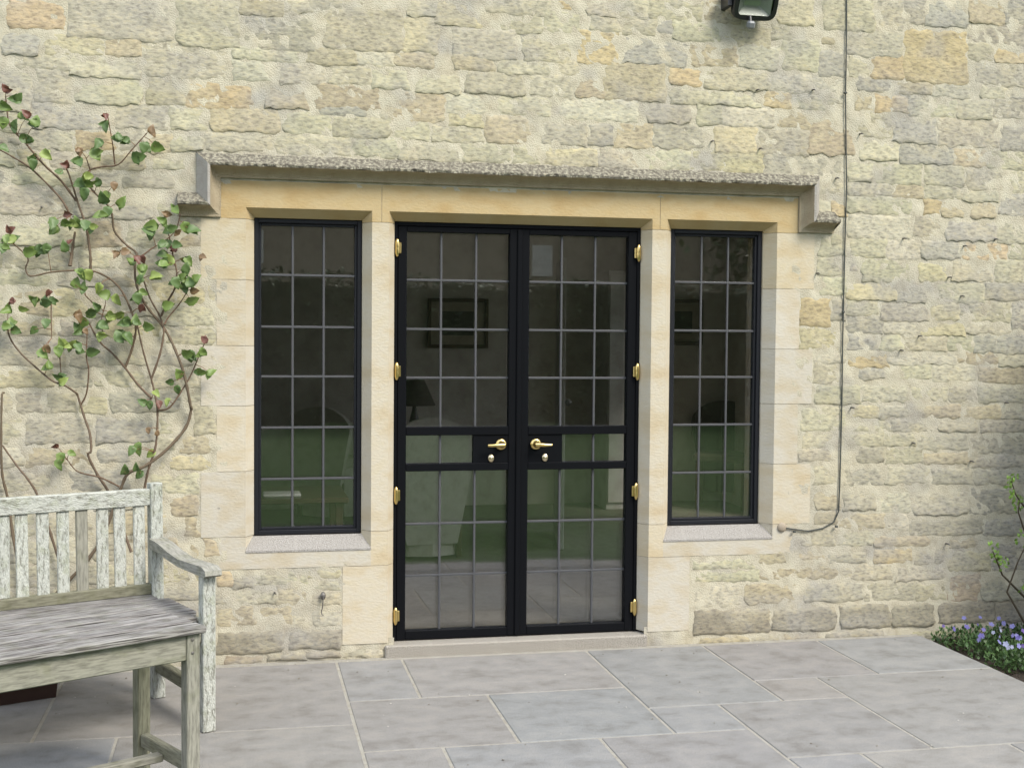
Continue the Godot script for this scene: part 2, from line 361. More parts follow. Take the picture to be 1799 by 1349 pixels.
# stones read off the photograph: left, top, right, bottom in its pixels, and a tone
const STONES := [
	[15,5,112,46,"P"],[120,4,300,62,"G"],[312,2,420,80,"C"],[0,56,66,91,"B"],[82,61,180,92,"L"],[185,66,246,95,"T"],[253,75,395,131,"H"],[28,98,118,117,"C"],[122,98,245,130,"C"],
	[-60,118,52,192,"C"],[61,123,125,177,"G"],[135,137,245,178,"C"],[259,136,320,182,"L"],[329,150,442,186,"O"],[58,180,176,222,"B"],[201,184,292,223,"G"],[298,190,358,224,"C"],
	[-40,196,50,226,"C"],[45,228,128,260,"C"],[132,230,200,262,"O"],[206,228,252,264,"G"],[256,235,300,265,"T"],[302,236,356,262,"C"],
	[423,0,500,24,"L"],[502,0,545,20,"C"],[547,0,645,14,"C"],[428,34,548,84,"G"],[571,18,706,84,"H"],[709,32,765,88,"Y"],[535,86,622,110,"L"],[410,88,530,103,"C"],[624,92,690,112,"W"],
	[694,94,760,114,"T"],[411,110,472,138,"W"],[495,114,573,145,"W"],[580,118,650,145,"C"],[654,122,717,152,"C"],[470,152,538,186,"T"],[557,152,668,187,"T"],[682,164,780,208,"T"],
	[368,190,488,228,"T"],[500,200,583,231,"C"],[560,188,640,200,"B"],[585,208,682,238,"C"],[651,194,680,206,"G"],[685,219,752,243,"C"],[362,238,480,262,"H"],[485,240,614,268,"C"],[618,245,700,272,"C"],[704,250,808,278,"H"],
	[720,2,765,26,"C"],[768,8,852,40,"Y"],[855,0,970,21,"H"],[876,24,953,54,"C"],[956,20,1020,52,"C"],[974,0,1004,13,"O"],[1032,0,1080,24,"H"],[1040,28,1090,50,"C"],[796,54,906,98,"G"],[916,53,950,72,"B"],
	[922,74,1002,104,"C"],[1014,57,1085,110,"O"],[798,100,867,120,"T"],[880,106,966,126,"C"],[970,109,1016,129,"C"],[733,130,806,159,"C"],[818,127,920,162,"H"],[934,133,1005,166,"W"],[1015,133,1060,167,"T"],
	[1063,115,1168,173,"T"],[784,165,860,197,"W"],[873,171,965,199,"C"],[984,178,1120,207,"W"],[790,201,848,219,"Y"],[760,222,850,247,"C"],[856,206,932,249,"T"],[953,218,1027,252,"G"],[1036,218,1076,254,"B"],
	[1080,218,1147,257,"T"],[813,254,896,282,"C"],[904,260,948,286,"C"],[956,262,1048,288,"Y"],[1055,265,1130,292,"H"],
	[1094,0,1138,30,"C"],[1141,2,1234,32,"C"],[1238,0,1300,38,"T"],[1096,36,1152,58,"C"],[1155,37,1180,57,"B"],[1184,42,1268,68,"C"],[1272,52,1352,80,"L"],[1366,0,1428,40,"Y"],[1358,46,1392,66,"C"],
	[1099,70,1208,108,"B"],[1214,83,1297,113,"T"],[1300,83,1366,117,"W"],[1377,72,1438,120,"C"],[1179,123,1231,147,"O"],[1240,124,1352,153,"C"],[1356,133,1427,159,"W"],[1430,137,1486,158,"W"],[1180,159,1246,179,"C"],
	[1250,160,1338,181,"C"],[1342,163,1390,186,"O"],[1394,168,1448,190,"C"],[1138,182,1212,213,"G"],[1228,184,1270,218,"C"],[1273,193,1362,220,"W"],[1367,196,1421,222,"T"],[1424,196,1502,268,"T"],[1150,220,1236,258,"G"],
	[1256,223,1328,266,"Y"],[1331,228,1420,269,"H"],[1133,265,1213,296,"C"],[1218,268,1340,298,"Y"],[1344,276,1482,314,"G"],
	[1447,0,1535,49,"C"],[1546,0,1586,50,"G"],[1590,0,1625,40,"G"],[1630,0,1700,42,"B"],[1705,0,1765,38,"T"],[1768,0,1860,40,"B"],[1704,46,1830,72,"G"],[1492,56,1586,95,"G"],[1589,58,1700,142,"O"],[1706,78,1749,102,"C"],
	[1752,85,1840,107,"O"],[1440,92,1484,132,"B"],[1494,102,1528,134,"C"],[1536,100,1586,136,"O"],[1716,113,1830,147,"G"],[1509,138,1567,158,"B"],[1575,146,1636,162,"T"],[1640,146,1702,167,"W"],[1725,153,1772,170,"C"],[1778,150,1850,172,"B"],
	[1506,170,1536,192,"T"],[1538,169,1594,194,"O"],[1597,171,1634,202,"G"],[1637,175,1681,203,"C"],[1684,175,1743,205,"H"],[1746,174,1850,205,"G"],[1507,200,1569,240,"C"],[1572,208,1647,247,"B"],[1651,211,1757,254,"G"],
	[1762,224,1850,262,"B"],[1516,245,1578,278,"C"],[1583,250,1674,284,"B"],[1676,262,1735,290,"T"],[1738,268,1850,294,"C"],
	[1492,284,1532,316,"C"],[1535,288,1618,320,"C"],[1625,291,1693,323,"C"],[1700,300,1767,330,"G"],[1771,302,1850,336,"C"],[1442,320,1484,338,"C"],[1492,323,1568,342,"G"],[1572,324,1622,345,"T"],[1626,328,1690,347,"C"],
	[1694,334,1755,351,"G"],[1759,342,1850,376,"B"],[1440,352,1460,378,"W"],[1463,344,1486,378,"O"],[1492,347,1606,372,"C"],[1625,352,1653,374,"O"],[1656,354,1694,377,"T"],[1712,354,1748,380,"T"],[1492,381,1600,416,"W"],
	[1609,381,1662,413,"H"],[1666,389,1750,420,"B"],[1755,392,1850,424,"G"],[1462,412,1487,430,"C"],[1444,418,1484,446,"C"],[1495,420,1556,450,"C"],[1559,422,1617,454,"W"],[1620,424,1687,452,"B"],[1692,426,1770,454,"P"],
	[1776,430,1850,454,"C"],[1440,450,1481,482,"C"],[1518,456,1600,493,"C"],[1616,466,1666,492,"Y"],[1676,458,1745,491,"C"],[1750,458,1850,494,"C"],[1442,487,1484,516,"C"],[1489,496,1574,524,"Y"],[1577,498,1626,528,"B"],
	[1634,497,1730,530,"C"],[1733,498,1850,525,"B"],[1408,526,1458,571,"O"],[1461,527,1484,562,"H"],[1488,528,1545,552,"C"],[1548,531,1634,562,"G"],[1638,532,1683,560,"Y"],[1686,532,1775,562,"C"],[1779,530,1850,578,"B"],
	[1488,556,1550,584,"B"],[1556,564,1615,586,"W"],[1622,564,1695,586,"Y"],[1700,566,1776,584,"H"],[1408,578,1472,612,"Y"],[1492,589,1543,613,"B"],[1546,589,1585,614,"C"],[1588,591,1663,615,"C"],[1666,590,1711,615,"C"],
	[1716,588,1752,616,"B"],[1755,588,1850,620,"B"],[1432,622,1484,637,"W"],[1492,624,1560,643,"O"],[1564,621,1682,638,"W"],[1688,620,1752,637,"T"],[1756,624,1850,642,"H"],[1432,641,1484,672,"C"],[1511,649,1554,664,"B"],
	[1582,643,1636,664,"C"],[1640,641,1716,668,"W"],[1722,646,1850,672,"T"],[1432,676,1512,708,"C"],[1517,678,1590,704,"W"],[1593,679,1662,703,"C"],[1668,680,1716,705,"G"],[1720,680,1850,706,"G"],[1408,716,1484,756,"C"],
	[1500,713,1541,732,"Y"],[1545,713,1598,732,"H"],[1622,711,1687,732,"T"],[1697,713,1756,734,"T"],[1762,712,1850,734,"G"],[1502,737,1564,756,"C"],[1568,738,1647,757,"G"],[1654,737,1718,756,"H"],[1724,737,1850,758,"G"],
	[1413,760,1482,783,"C"],[1492,761,1551,781,"C"],[1555,762,1607,782,"C"],[1612,763,1702,790,"G"],[1708,764,1850,796,"G"],[1408,787,1482,809,"H"],[1509,786,1553,810,"G"],[1557,788,1620,812,"C"],[1624,794,1702,813,"T"],
	[1710,800,1850,820,"G"],[1432,818,1480,850,"C"],[1486,822,1553,852,"G"],[1560,821,1634,848,"H"],[1638,823,1709,849,"G"],[1713,825,1850,851,"G"],[1434,856,1476,893,"T"],[1484,860,1538,895,"G"],[1543,866,1600,898,"W"],
	[1607,860,1700,904,"G"],[1705,857,1850,904,"B"],[1434,900,1468,920,"T"],[1478,904,1553,928,"T"],[1558,904,1594,930,"W"],[1600,911,1727,940,"G"],[1731,911,1850,940,"B"],[1402,930,1464,958,"C"],[1470,932,1533,958,"C"],
	[1538,942,1633,960,"T"],[1402,968,1447,984,"T"],[1457,970,1520,988,"G"],[1538,964,1603,988,"O"],[1610,966,1660,990,"G"],[1667,968,1740,1003,"L"],[1745,954,1850,1002,"B"],[1220,984,1323,1000,"C"],[1222,1003,1333,1022,"C"],
	[1338,994,1473,1018,"T"],[1483,992,1567,1019,"H"],[1577,992,1660,1019,"G"],[1225,1028,1297,1066,"W"],[1313,1024,1400,1060,"T"],[1413,1023,1517,1057,"G"],[1522,1023,1607,1054,"H"],[1613,1025,1663,1054,"C"],
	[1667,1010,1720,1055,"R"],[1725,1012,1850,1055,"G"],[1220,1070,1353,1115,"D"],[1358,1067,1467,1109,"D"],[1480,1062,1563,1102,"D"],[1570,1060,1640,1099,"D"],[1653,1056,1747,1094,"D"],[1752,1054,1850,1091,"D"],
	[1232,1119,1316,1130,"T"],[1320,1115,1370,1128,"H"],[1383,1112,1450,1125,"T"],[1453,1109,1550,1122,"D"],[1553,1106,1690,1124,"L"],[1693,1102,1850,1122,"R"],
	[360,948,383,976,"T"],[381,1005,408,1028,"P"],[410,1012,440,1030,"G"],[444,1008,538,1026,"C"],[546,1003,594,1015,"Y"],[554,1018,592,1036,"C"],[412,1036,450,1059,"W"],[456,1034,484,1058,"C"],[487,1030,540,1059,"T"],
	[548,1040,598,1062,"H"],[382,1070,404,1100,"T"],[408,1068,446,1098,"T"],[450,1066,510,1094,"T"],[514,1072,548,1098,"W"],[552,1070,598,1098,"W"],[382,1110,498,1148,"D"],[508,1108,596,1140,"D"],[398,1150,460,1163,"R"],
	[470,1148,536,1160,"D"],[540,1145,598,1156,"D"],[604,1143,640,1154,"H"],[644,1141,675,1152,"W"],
	[270,497,376,530,"Y"],[284,540,376,570,"C"],[292,574,376,602,"C"],[340,716,376,762,"C"],[318,768,376,795,"T"],[300,800,374,824,"Y"],[262,832,348,866,"C"],[300,872,346,905,"T"],[322,908,348,940,"T"]]

# dressed stone: faces and splays, in metres (face at z = 0, frames at z = ZF)
const ZF := -0.06
const YT := 2.077
const YS := 0.519
const FT := 2.038
const FS := 0.577
const JOINTS := [2.025, 1.752, 1.455, 1.183, 0.886, 0.588]

func in_dressed(x: float, y: float) -> bool:
	if y > 2.2 or x < -0.88 or x > 2.085:
		return false
	if y > 0.44:
		if x > -0.79 and x < 1.985:
			return true
		var k := 0
		for j in 5:
			if y < JOINTS[j] and y >= JOINTS[j + 1]:
				k = j + 1
		if k % 2 == 1:
			return true
		return false
	return x > -0.245 and x < 1.452

func stone_tint(x: float, y: float, t: Array, k: float) -> Color:
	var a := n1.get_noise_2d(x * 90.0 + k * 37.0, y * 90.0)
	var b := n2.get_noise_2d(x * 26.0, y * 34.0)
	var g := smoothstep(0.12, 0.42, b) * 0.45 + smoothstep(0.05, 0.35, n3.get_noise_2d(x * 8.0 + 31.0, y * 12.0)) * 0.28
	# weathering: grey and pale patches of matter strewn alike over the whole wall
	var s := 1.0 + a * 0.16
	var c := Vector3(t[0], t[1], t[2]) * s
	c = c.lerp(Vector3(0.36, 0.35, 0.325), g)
	var w := smoothstep(0.2, 0.5, n3.get_noise_2d(x * 40.0 + 50.0, y * 46.0)) * 0.35
	c = c.lerp(Vector3(0.55, 0.50, 0.36), w)
	return Color(c.x, c.y, c.z)

func add_stone(b: MB, x0: float, x1: float, y0: float, y1: float, tone: String, k: int) -> void:
	var hw := (x1 - x0) * 0.5
	var hh := (y1 - y0) * 0.5
	if hw < 0.012 or hh < 0.008:
		return
	var cx := (x0 + x1) * 0.5
	var cy := (y0 + y1) * 0.5
	var t: Array = TONES[tone].duplicate()
	for i in 3:
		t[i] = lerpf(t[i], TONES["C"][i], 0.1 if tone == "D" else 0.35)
	var br := 1.0 + rng.randf_range(-0.09, 0.09)
	for i in 3:
		t[i] *= br * (1.0 + rng.randf_range(-0.015, 0.015))
	var proud := rng.randf_range(-0.0010, 0.0022)
	var lean := rng.randf_range(0.0, 0.010) * (1.0 if rng.randf() < 0.28 else 0.12)
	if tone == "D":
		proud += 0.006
	var yaw := rng.randf_range(-0.0025, 0.0025)
	var rc := rng.randf_range(0.0, 0.07)
	var e := 0.006
	var ss := [-1.0, -1.0 + e / hw]
	var nx := maxi(3, int(hw * 2.0 / 0.019))
	for i in nx - 1:
		ss.append(-1.0 + 2.0 * (i + 1.0) / nx)
	ss.append(1.0 - e / hw); ss.append(1.0)
	var tt := [-1.0, -1.0 + e / hh]
	var ny := maxi(2, int(hh * 2.0 / 0.017))
	for i in ny - 1:
		tt.append(-1.0 + 2.0 * (i + 1.0) / ny)
	tt.append(1.0 - e / hh); tt.append(1.0)
	var pts := PackedVector3Array()
	var cols := PackedColorArray()
	var shear := rng.randf_range(-0.05, 0.05)
	for j in tt.size():
		for i in ss.size():
			var s: float = ss[i]
			var r: float = tt[j]
			var x := cx + s * hw * (1.0 - rc * pow(absf(r), 5.0)) + shear * r * hh
			var y := cy + r * hh * (1.0 - rc * 0.8 * pow(absf(s), 5.0))
			var edge := maxf(absf(s), absf(r))
			x += n3.get_noise_2d(x * 150.0, y * 150.0 + k * 11.0) * 0.018 * pow(absf(s), 3.0)
			y += n3.get_noise_2d(x * 120.0 + 300.0, y * 150.0 + k * 7.0) * 0.014 * pow(absf(r), 3.0)
			var d := minf((1.0 - absf(s)) * hw, (1.0 - absf(r)) * hh)
			var roundness := 0.016 if r > -0.2 else 0.008
			var z := -0.0045 + (proud + 0.0045) * smoothstep(-0.004, roundness, d) - lean * r * 0.6 + yaw * s
			z += n1.get_noise_2d(x * 130.0, y * 170.0 + k * 5.0) * 0.0028
			z += absf(n3.get_noise_2d(x * 200.0 + 40.0, y * 330.0 + k * 9.0)) * 0.0045 - 0.001
			z += n2.get_noise_2d(x * 420.0, y * 420.0) * 0.0014
			pts.append(Vector3(x, y, z))
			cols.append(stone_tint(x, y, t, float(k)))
	b.grid(pts, cols, ss.size(), tt.size())
	# broken sides going back into the mortar
	var nc := ss.size()
	var nr := tt.size()
	var rim := []
	for i in nc:
		rim.append(i)
	for j in range(1, nr):
		rim.append(j * nc + nc - 1)
	for i in range(nc - 2, -1, -1):
		rim.append((nr - 1) * nc + i)
	for j in range(nr - 2, 0, -1):
		rim.append(j * nc)
	var mid := Vector3(cx, cy, -0.01)
	for q in rim.size():
		var p0: Vector3 = pts[rim[q]]
		var p1: Vector3 = pts[rim[(q + 1) % rim.size()]]
		b.tint = cols[rim[q]]
		b.poly([p0, p1, Vector3(p1.x, p1.y, -0.025), Vector3(p0.x, p0.y, -0.025)], mid)

func build_wall(house: Node3D) -> void:
	# mortar bed as one uneven sheet
	var x0 := -3.6
	var x1 := 5.6
	var y0 := -0.04
	var y1 := 4.3
	var step := 0.02
	var nc := int((x1 - x0) / step) + 1
	var nr := int((y1 - y0) / step) + 1
	var pts := PackedVector3Array()
	var cols := PackedColorArray()
	var skip := PackedByteArray()
	for j in nr:
		for i in nc:
			var x := x0 + i * step
			var y := y0 + j * step
			var z := -0.0015 + n3.get_noise_2d(x * 22.0 + 60.0, y * 26.0) * 0.0022 + n1.get_noise_2d(x * 110.0 + 700.0, y * 120.0) * 0.0038 + n2.get_noise_2d(x * 500.0, y * 500.0) * 0.0016
			pts.append(Vector3(x, y, z))
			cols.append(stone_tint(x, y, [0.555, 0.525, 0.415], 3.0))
			skip.append(1 if x > -0.775 and x < 1.955 and y > 0.455 and y < 2.17 or x > -0.225 and x < 1.41 and y < 0.5 and (y > 0.09 or x > -0.02 and x < 1.21) else 0)
	var b := MB.new()
	b.grid(pts, cols, nc, nr, skip)
	put("mortar", b, M.mortar, house)
	# what stands behind the facing
	b = MB.new()
	b.tint = Color(0.4, 0.36, 0.27)
	b.bx(Vector3(-3.6, -0.3, -0.32), Vector3(-0.67, 4.3, -0.03))
	b.bx(Vector3(1.86, -0.3, -0.32), Vector3(5.6, 4.3, -0.03))
	b.bx(Vector3(-0.67, 2.06, -0.32), Vector3(1.86, 4.3, -0.031))
	b.bx(Vector3(-0.67, -0.3, -0.32), Vector3(-0.03, 0.5, -0.031))
	b.bx(Vector3(1.23, -0.3, -0.32), Vector3(1.86, 0.5, -0.031))
	put("wall_core", b, M.mortar, house)
	# stones: those of the photograph, then courses for the stretch behind the rose and beyond the frame
	var list := []
	for s in STONES:
		var a := wp(s[0] - 3.5, s[3] + 3.0)
		var c := wp(s[2] + 3.5, s[1] - 3.0)
		list.append([a.x, c.x, a.y, c.y, s[4], true])
	var tones := "CCCCHHHGGTTWYLB"
	var yy := GROUND + 0.0
	var k := 0
	var seen := list.duplicate()
	while yy < 4.28:
		var h := rng.randf_range(0.075, 0.135)
		var x := -3.55 + rng.randf_range(0.0, 0.2)
		while x < 5.5:
			var w := rng.randf_range(0.12, 0.36)
			var r := [x + 0.004, x + w - 0.004, yy + rng.randf_range(0.002, 0.007), yy + h - rng.randf_range(0.002, 0.007)]
			var inframe: bool = x > -1.78 and x < 3.25 and yy < 2.98 + (x + 1.7) * 0.06
			var leftpatch: bool = x > -1.8 and x + w < -0.8 and yy < 2.27
			var clash := false
			for q in [[0.02, 0.02], [0.98, 0.02], [0.02, 0.98], [0.98, 0.98], [0.5, 0.5], [0.5, 0.02], [0.5, 0.98]]:
				if in_dressed(lerpf(r[0], r[1], q[0]), lerpf(r[2], r[3], q[1])):
					clash = true
			if not clash and (not inframe or leftpatch):
				for s in seen:
					if s[0] < r[1] - 0.01 and s[1] > r[0] + 0.01 and s[2] < r[3] - 0.01 and s[3] > r[2] + 0.01:
						clash = true
						break
				if not clash:
					list.append([r[0], r[1], r[2], r[3], tones[rng.randi() % tones.length()], inframe])
			x += w
		yy += h
	# small stones pinned into the gaps left between the larger ones
	var gw := 520
	var gh := 300
	var occ := PackedByteArray()
	occ.resize(gw * gh)
	for s in list:
		for gy in range(maxi(0, int((s[2] - 0.010) * 100.0)), mini(gh, int((s[3] + 0.010) * 100.0) + 1)):
			for gx in range(maxi(0, int((s[0] - 0.010 + 1.85) * 100.0)), mini(gw, int((s[1] + 0.010 + 1.85) * 100.0) + 1)):
				occ[gy * gw + gx] = 1
	for gy in range(4, gh - 4):
		for gx in range(1, gw - 5):
			if occ[gy * gw + gx]:
				continue
			var w := 0
			var lim := 14 + rng.randi() % 12
			while gx + w < gw and w < lim and not occ[gy * gw + gx + w] and not in_dressed(-1.85 + (gx + w) * 0.01, gy * 0.01) and not in_dressed(-1.85 + (gx + w) * 0.01, gy * 0.01 + 0.03):
				w += 1
			if w < 6:
				continue
			var h := 0
			var ok := true
			while ok and h < 7 and gy + h < gh:
				for q in w:
					if occ[(gy + h) * gw + gx + q]:
						ok = false
				if ok:
					h += 1
			if h < 4:
				continue
			var fx := -1.85 + gx * 0.01
			var fy := gy * 0.01
			if fx > -0.98 and fx < 2.2 and fy > 2.0 and fy < 2.33:
				continue
			list.append([fx, fx + w * 0.01 - 0.004, fy, fy + h * 0.01 - 0.004, tones[rng.randi() % tones.length()], true])
			for a in range(0, h + 1):
				for q in range(0, w + 1):
					if (gy + a) < gh and gx + q < gw:
						occ[(gy + a) * gw + gx + q] = 1
	var shown := list.filter(func(s): return s[5])
	shown.sort_custom(func(a, c): return (a[1] - a[0]) * (a[3] - a[2]) > (c[1] - c[0]) * (c[3] - c[2]))
	var rest := MB.new()
	for s in list:
		k += 1
		var at := shown.find(s)
		if at >= 0 and at < 296:
			var one := MB.new()
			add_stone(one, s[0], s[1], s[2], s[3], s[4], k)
			if one.v.size():
				put("stone", one, M.rubble, house)
		else:
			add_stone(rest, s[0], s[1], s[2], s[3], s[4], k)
	put("small_stones", rest, M.rubble, house).set_meta("kind", "stuff")

func ash(c: float, tone := 0) -> Color:
	var t: Array = [[0.545, 0.505, 0.415], [0.495, 0.395, 0.225], [0.535, 0.51, 0.445], [0.55, 0.50, 0.385]][tone]
	return Color(t[0] * c, t[1] * c, t[2] * c)

func dressed(house: Node3D) -> void:
	var g := 0.0012
	var X := [-0.678, -0.110, -0.031, 1.237, 1.312, 1.879]
	var x := [-0.641, -0.149, 0.0, 1.2, 1.351, 1.832]
	var back := -0.26
	var V3 := func(poly2: Array, y0: float, y1: float, called: String, tint: Color, inset := 0.0, m: Material = M.ashlar):
		var b := MB.new()
		b.tint = tint
		b.prism(poly2, Vector3.RIGHT, Vector3(0, 0, 1), Vector3(0, y0 + g, 0), Vector3(0, y1 - y0 - 2.0 * g, 0))
		return put(called, b, m, house)
	var heads := [YT] + JOINTS + [0.44]
	# outer jambs, long and short
	for i in 5:
		var long := i % 2 == 0
		var lo: float = JOINTS[i + 1]
		var hi: float = JOINTS[i]
		var xl := -0.875 if long else -0.806
		var xr := 2.076 if long else 2.003
		var cl := ash(rng.randf_range(0.94, 1.03), [3, 0, 2, 0, 2][i])
		V3.call([Vector2(xl, 0), Vector2(X[0], 0), Vector2(x[0], ZF), Vector2(x[0], back), Vector2(xl, back)], lo, hi, "jamb_stone", cl)
		cl = ash(rng.randf_range(0.94, 1.03), [3, 2, 2, 2, 0][i])
		V3.call([Vector2(xr, 0), Vector2(X[5], 0), Vector2(x[5], ZF), Vector2(x[5], back), Vector2(xr, back)], lo, hi, "jamb_stone", cl)
	# mullions beside the doors, one long stone each with a short one at sill height
	for s in [[1, 2], [4, 3]]:
		var a: int = s[0]
		var d: int = s[1]
		var pl := [Vector2(X[a], 0.0), Vector2(X[d], 0.0), Vector2(x[d], ZF), Vector2(x[d], back), Vector2(x[a], back), Vector2(x[a], ZF)]
		V3.call(pl, 0.60, JOINTS[0], "mullion_stone", ash(1.0, 0))
		V3.call(pl, 0.44, 0.60, "mullion_stone", ash(0.98, 3))
	# blocks under the mullions, down to the paving
	V3.call([Vector2(-0.24, 0.001), Vector2(X[2], 0.001), Vector2(x[2], ZF), Vector2(x[2], back), Vector2(-0.24, back)], 0.075, 0.44, "jamb_stone", ash(1.0, 0))
	V3.call([Vector2(1.448, 0.001), Vector2(X[3], 0.001), Vector2(x[3], ZF), Vector2(x[3], back), Vector2(1.448, back)], 0.075, 0.44, "jamb_stone", ash(0.97, 2))
	# lintels with short ears that meet the jambs
	var sec := [Vector2(0, 2.196), Vector2(0, YT), Vector2(ZF, FT), Vector2(back, FT), Vector2(back, 2.196)]
	var ends := [-0.787, -0.066, 1.275, 1.988]
	for i in 3:
		var b := MB.new()
		b.tint = ash(0.98, 1)
		b.prism(sec, Vector3(0, 0, 1), Vector3.UP, Vector3(ends[i] + g, 0, 0), Vector3(ends[i + 1] - ends[i] - 2.0 * g, 0, 0))
		var ears := []
		if i == 0:
			ears = [[Vector2(-0.787, 0), Vector2(X[0], 0), Vector2(x[0], ZF), Vector2(x[0], back), Vector2(-0.787, back)], [Vector2(X[1], 0), Vector2(-0.067, 0), Vector2(-0.067, back), Vector2(x[1], back), Vector2(x[1], ZF)]]
		elif i == 1:
			ears = [[Vector2(-0.065, 0), Vector2(X[2], 0), Vector2(x[2], ZF), Vector2(x[2], back), Vector2(-0.065, back)], [Vector2(X[3], 0), Vector2(1.274, 0), Vector2(1.274, back), Vector2(x[3], back), Vector2(x[3], ZF)]]
		else:
			ears = [[Vector2(1.276, 0), Vector2(X[4], 0), Vector2(x[4], ZF), Vector2(x[4], back), Vector2(1.276, back)], [Vector2(X[5], 0), Vector2(1.988, 0), Vector2(1.988, back), Vector2(x[5], back), Vector2(x[5], ZF)]]
		for e in ears:
			b.prism(e, Vector3.RIGHT, Vector3(0, 0, 1), Vector3(0, JOINTS[0] + g, 0), Vector3(0, YT - JOINTS[0] - g, 0))
		put("lintel_stone", b, M.ashlar, house)
	# sills with a weathered slope
	for s in [[-0.795, X[0], X[1], 0], [1.984, X[5], X[4], 1]]:
		var xa: float = minf(s[0], s[2])
		var xb: float = maxf(s[0], s[2])
		var b := MB.new()
		b.tint = ash(0.95, 2)
		b.prism([Vector2(0.0, 0.441), Vector2(0.0, YS), Vector2(ZF, FS), Vector2(back, FS), Vector2(back, 0.441)], Vector3(0, 0, 1), Vector3.UP, Vector3(xa, 0, 0), Vector3(xb - xa, 0, 0))
		# the lug under the jamb
		b.bx(Vector3(minf(s[0], s[1]), YS, back), Vector3(maxf(s[0], s[1]), JOINTS[5] - g, -0.0005))
		var sl := put("sill", b, M.ashlar, house)
		var w := MB.new()
		w.tint = Color(0.40, 0.39, 0.38)
		var wa: float = minf(s[1], s[2])
		var wb: float = maxf(s[1], s[2])
		w.prism([Vector2(0.003, YS - 0.004), Vector2(0.002, YS + 0.004), Vector2(ZF, FS + 0.005), Vector2(ZF, FS - 0.01)], Vector3(0, 0, 1), Vector3.UP, Vector3(wa, 0, 0), Vector3(wb - wa, 0, 0))
		put("weathered_top", w, M.sill, sl)
	# pale mortar in the fine joints
	var d := 0.0025
	for e in [[-0.80, X[0] - d, x[0] - d, 0.46, 2.19], [2.0, X[5] + d, x[5] + d, 0.46, 2.19]]:
		var jm := MB.new()
		jm.tint = Color(0.62, 0.57, 0.46)
		jm.prism([Vector2(e[0], -d), Vector2(e[1], -d), Vector2(e[2], ZF - d), Vector2(e[2], back + d), Vector2(e[0], back + d)], Vector3.RIGHT, Vector3(0, 0, 1), Vector3(0, e[3], 0), Vector3(0, e[4] - e[3], 0))
		put("joint_mortar", jm, M.joint, house)
	for e in [[1, 2], [4, 3]]:
		var sg := 1.0 if e[0] == 1 else -1.0
		var jm := MB.new()
		jm.tint = Color(0.62, 0.57, 0.46)
		jm.prism([Vector2(X[e[0]] + d * sg, -d), Vector2(X[e[1]] - d * sg, -d), Vector2(x[e[1]] - d * sg, ZF - d), Vector2(x[e[1]] - d * sg, back + d), Vector2(x[e[0]] + d * sg, back + d), Vector2(x[e[0]] + d * sg, ZF - d)], Vector3.RIGHT, Vector3(0, 0, 1), Vector3(0, 0.09, 0), Vector3(0, 2.09, 0))
		put("joint_mortar", jm, M.joint, house)
	# step under the doors
	var st := MB.new()
	st.tint = Color(0.43, 0.41, 0.375)
	st.bx(Vector3(-0.044, -0.05, -0.2), Vector3(1.234, 0.064, 0.016), 0.006)
	put("door_step", st, M.sill, house)
	# hood mould: a profile swept up, across and down, with turned ends
	var xl := -0.787
	var xr := 1.989
	var yb := 2.03
	var yt := 2.206
	var path := [Vector2(xl - 0.185, yb), Vector2(xl, yb), Vector2(xl, yt), Vector2(xr, yt), Vector2(xr, yb), Vector2(xr + 0.185, yb)]
	var prof := [[0.0, -0.02], [0.0, 0.012], [0.010, 0.013], [0.020, 0.018], [0.030, 0.029], [0.038, 0.045], [0.043, 0.064], [0.045, 0.082], [0.056, 0.084], [0.106, 0.006], [0.106, -0.02]]
	var hood := MB.new()
	hood.tint = ash(0.80, 0)
	var rings := []
	for i in path.size():
		var d0: Vector2 = (path[i] - path[maxi(i - 1, 0)]).normalized()
		var d1: Vector2 = (path[mini(i + 1, path.size() - 1)] - path[i]).normalized()
		if i == 0:
			d0 = d1
		if i == path.size() - 1:
			d1 = d0
		var na := Vector2(-d0.y, d0.x)
		var nb := Vector2(-d1.y, d1.x)
		var mi := (na + nb).normalized()
		mi /= maxf(0.2, mi.dot(na))
		var ring := []
		for q in prof:
			var w: Vector2 = path[i] + mi * q[0]
			ring.append(Vector3(w.x, w.y, q[1]))
		rings.append(ring)
	var tops := []
	for i in path.size() - 1:
		var top := MB.new()
		top.tint = Color(0.38, 0.365, 0.335)
		tops.append(top)
		var segs := maxi(1, int((path[i + 1] - path[i]).length() / 0.035))
		for j in prof.size() - 1:
			var weather := j >= 7
			var lichen: bool = weather and absf(path[i].y - path[i + 1].y) < 0.01
			hood.tint = Color(0.40, 0.385, 0.36) if weather else Color(0.41, 0.35, 0.25)
			for k in segs:
				var f0 := float(k) / segs
				var f1 := float(k + 1) / segs
				var p := []
				for q in [[f0, j], [f1, j], [f1, j + 1], [f0, j + 1]]:
					var w: Vector3 = rings[i][q[1]].lerp(rings[i + 1][q[1]], q[0])
					if lichen and q[1] >= 7 and q[1] <= 9:
						w += Vector3(n1.get_noise_2d(w.x * 160.0, w.y * 160.0), n1.get_noise_2d(w.x * 160.0 + 99.0, w.y * 160.0), n2.get_noise_2d(w.x * 150.0, w.y * 190.0)) * 0.006
					elif q[1] == 9:
						pass
					p.append(w)
				var mid3: Vector3 = rings[i][0].lerp(rings[i + 1][0], (f0 + f1) * 0.5)
				var nrm2: Vector3 = rings[i][9].lerp(rings[i + 1][9], (f0 + f1) * 0.5) - mid3
				(top if lichen else hood).poly(p, mid3 + nrm2 * 0.42 + Vector3(0, 0, 0.02 - nrm2.z * 0.4))
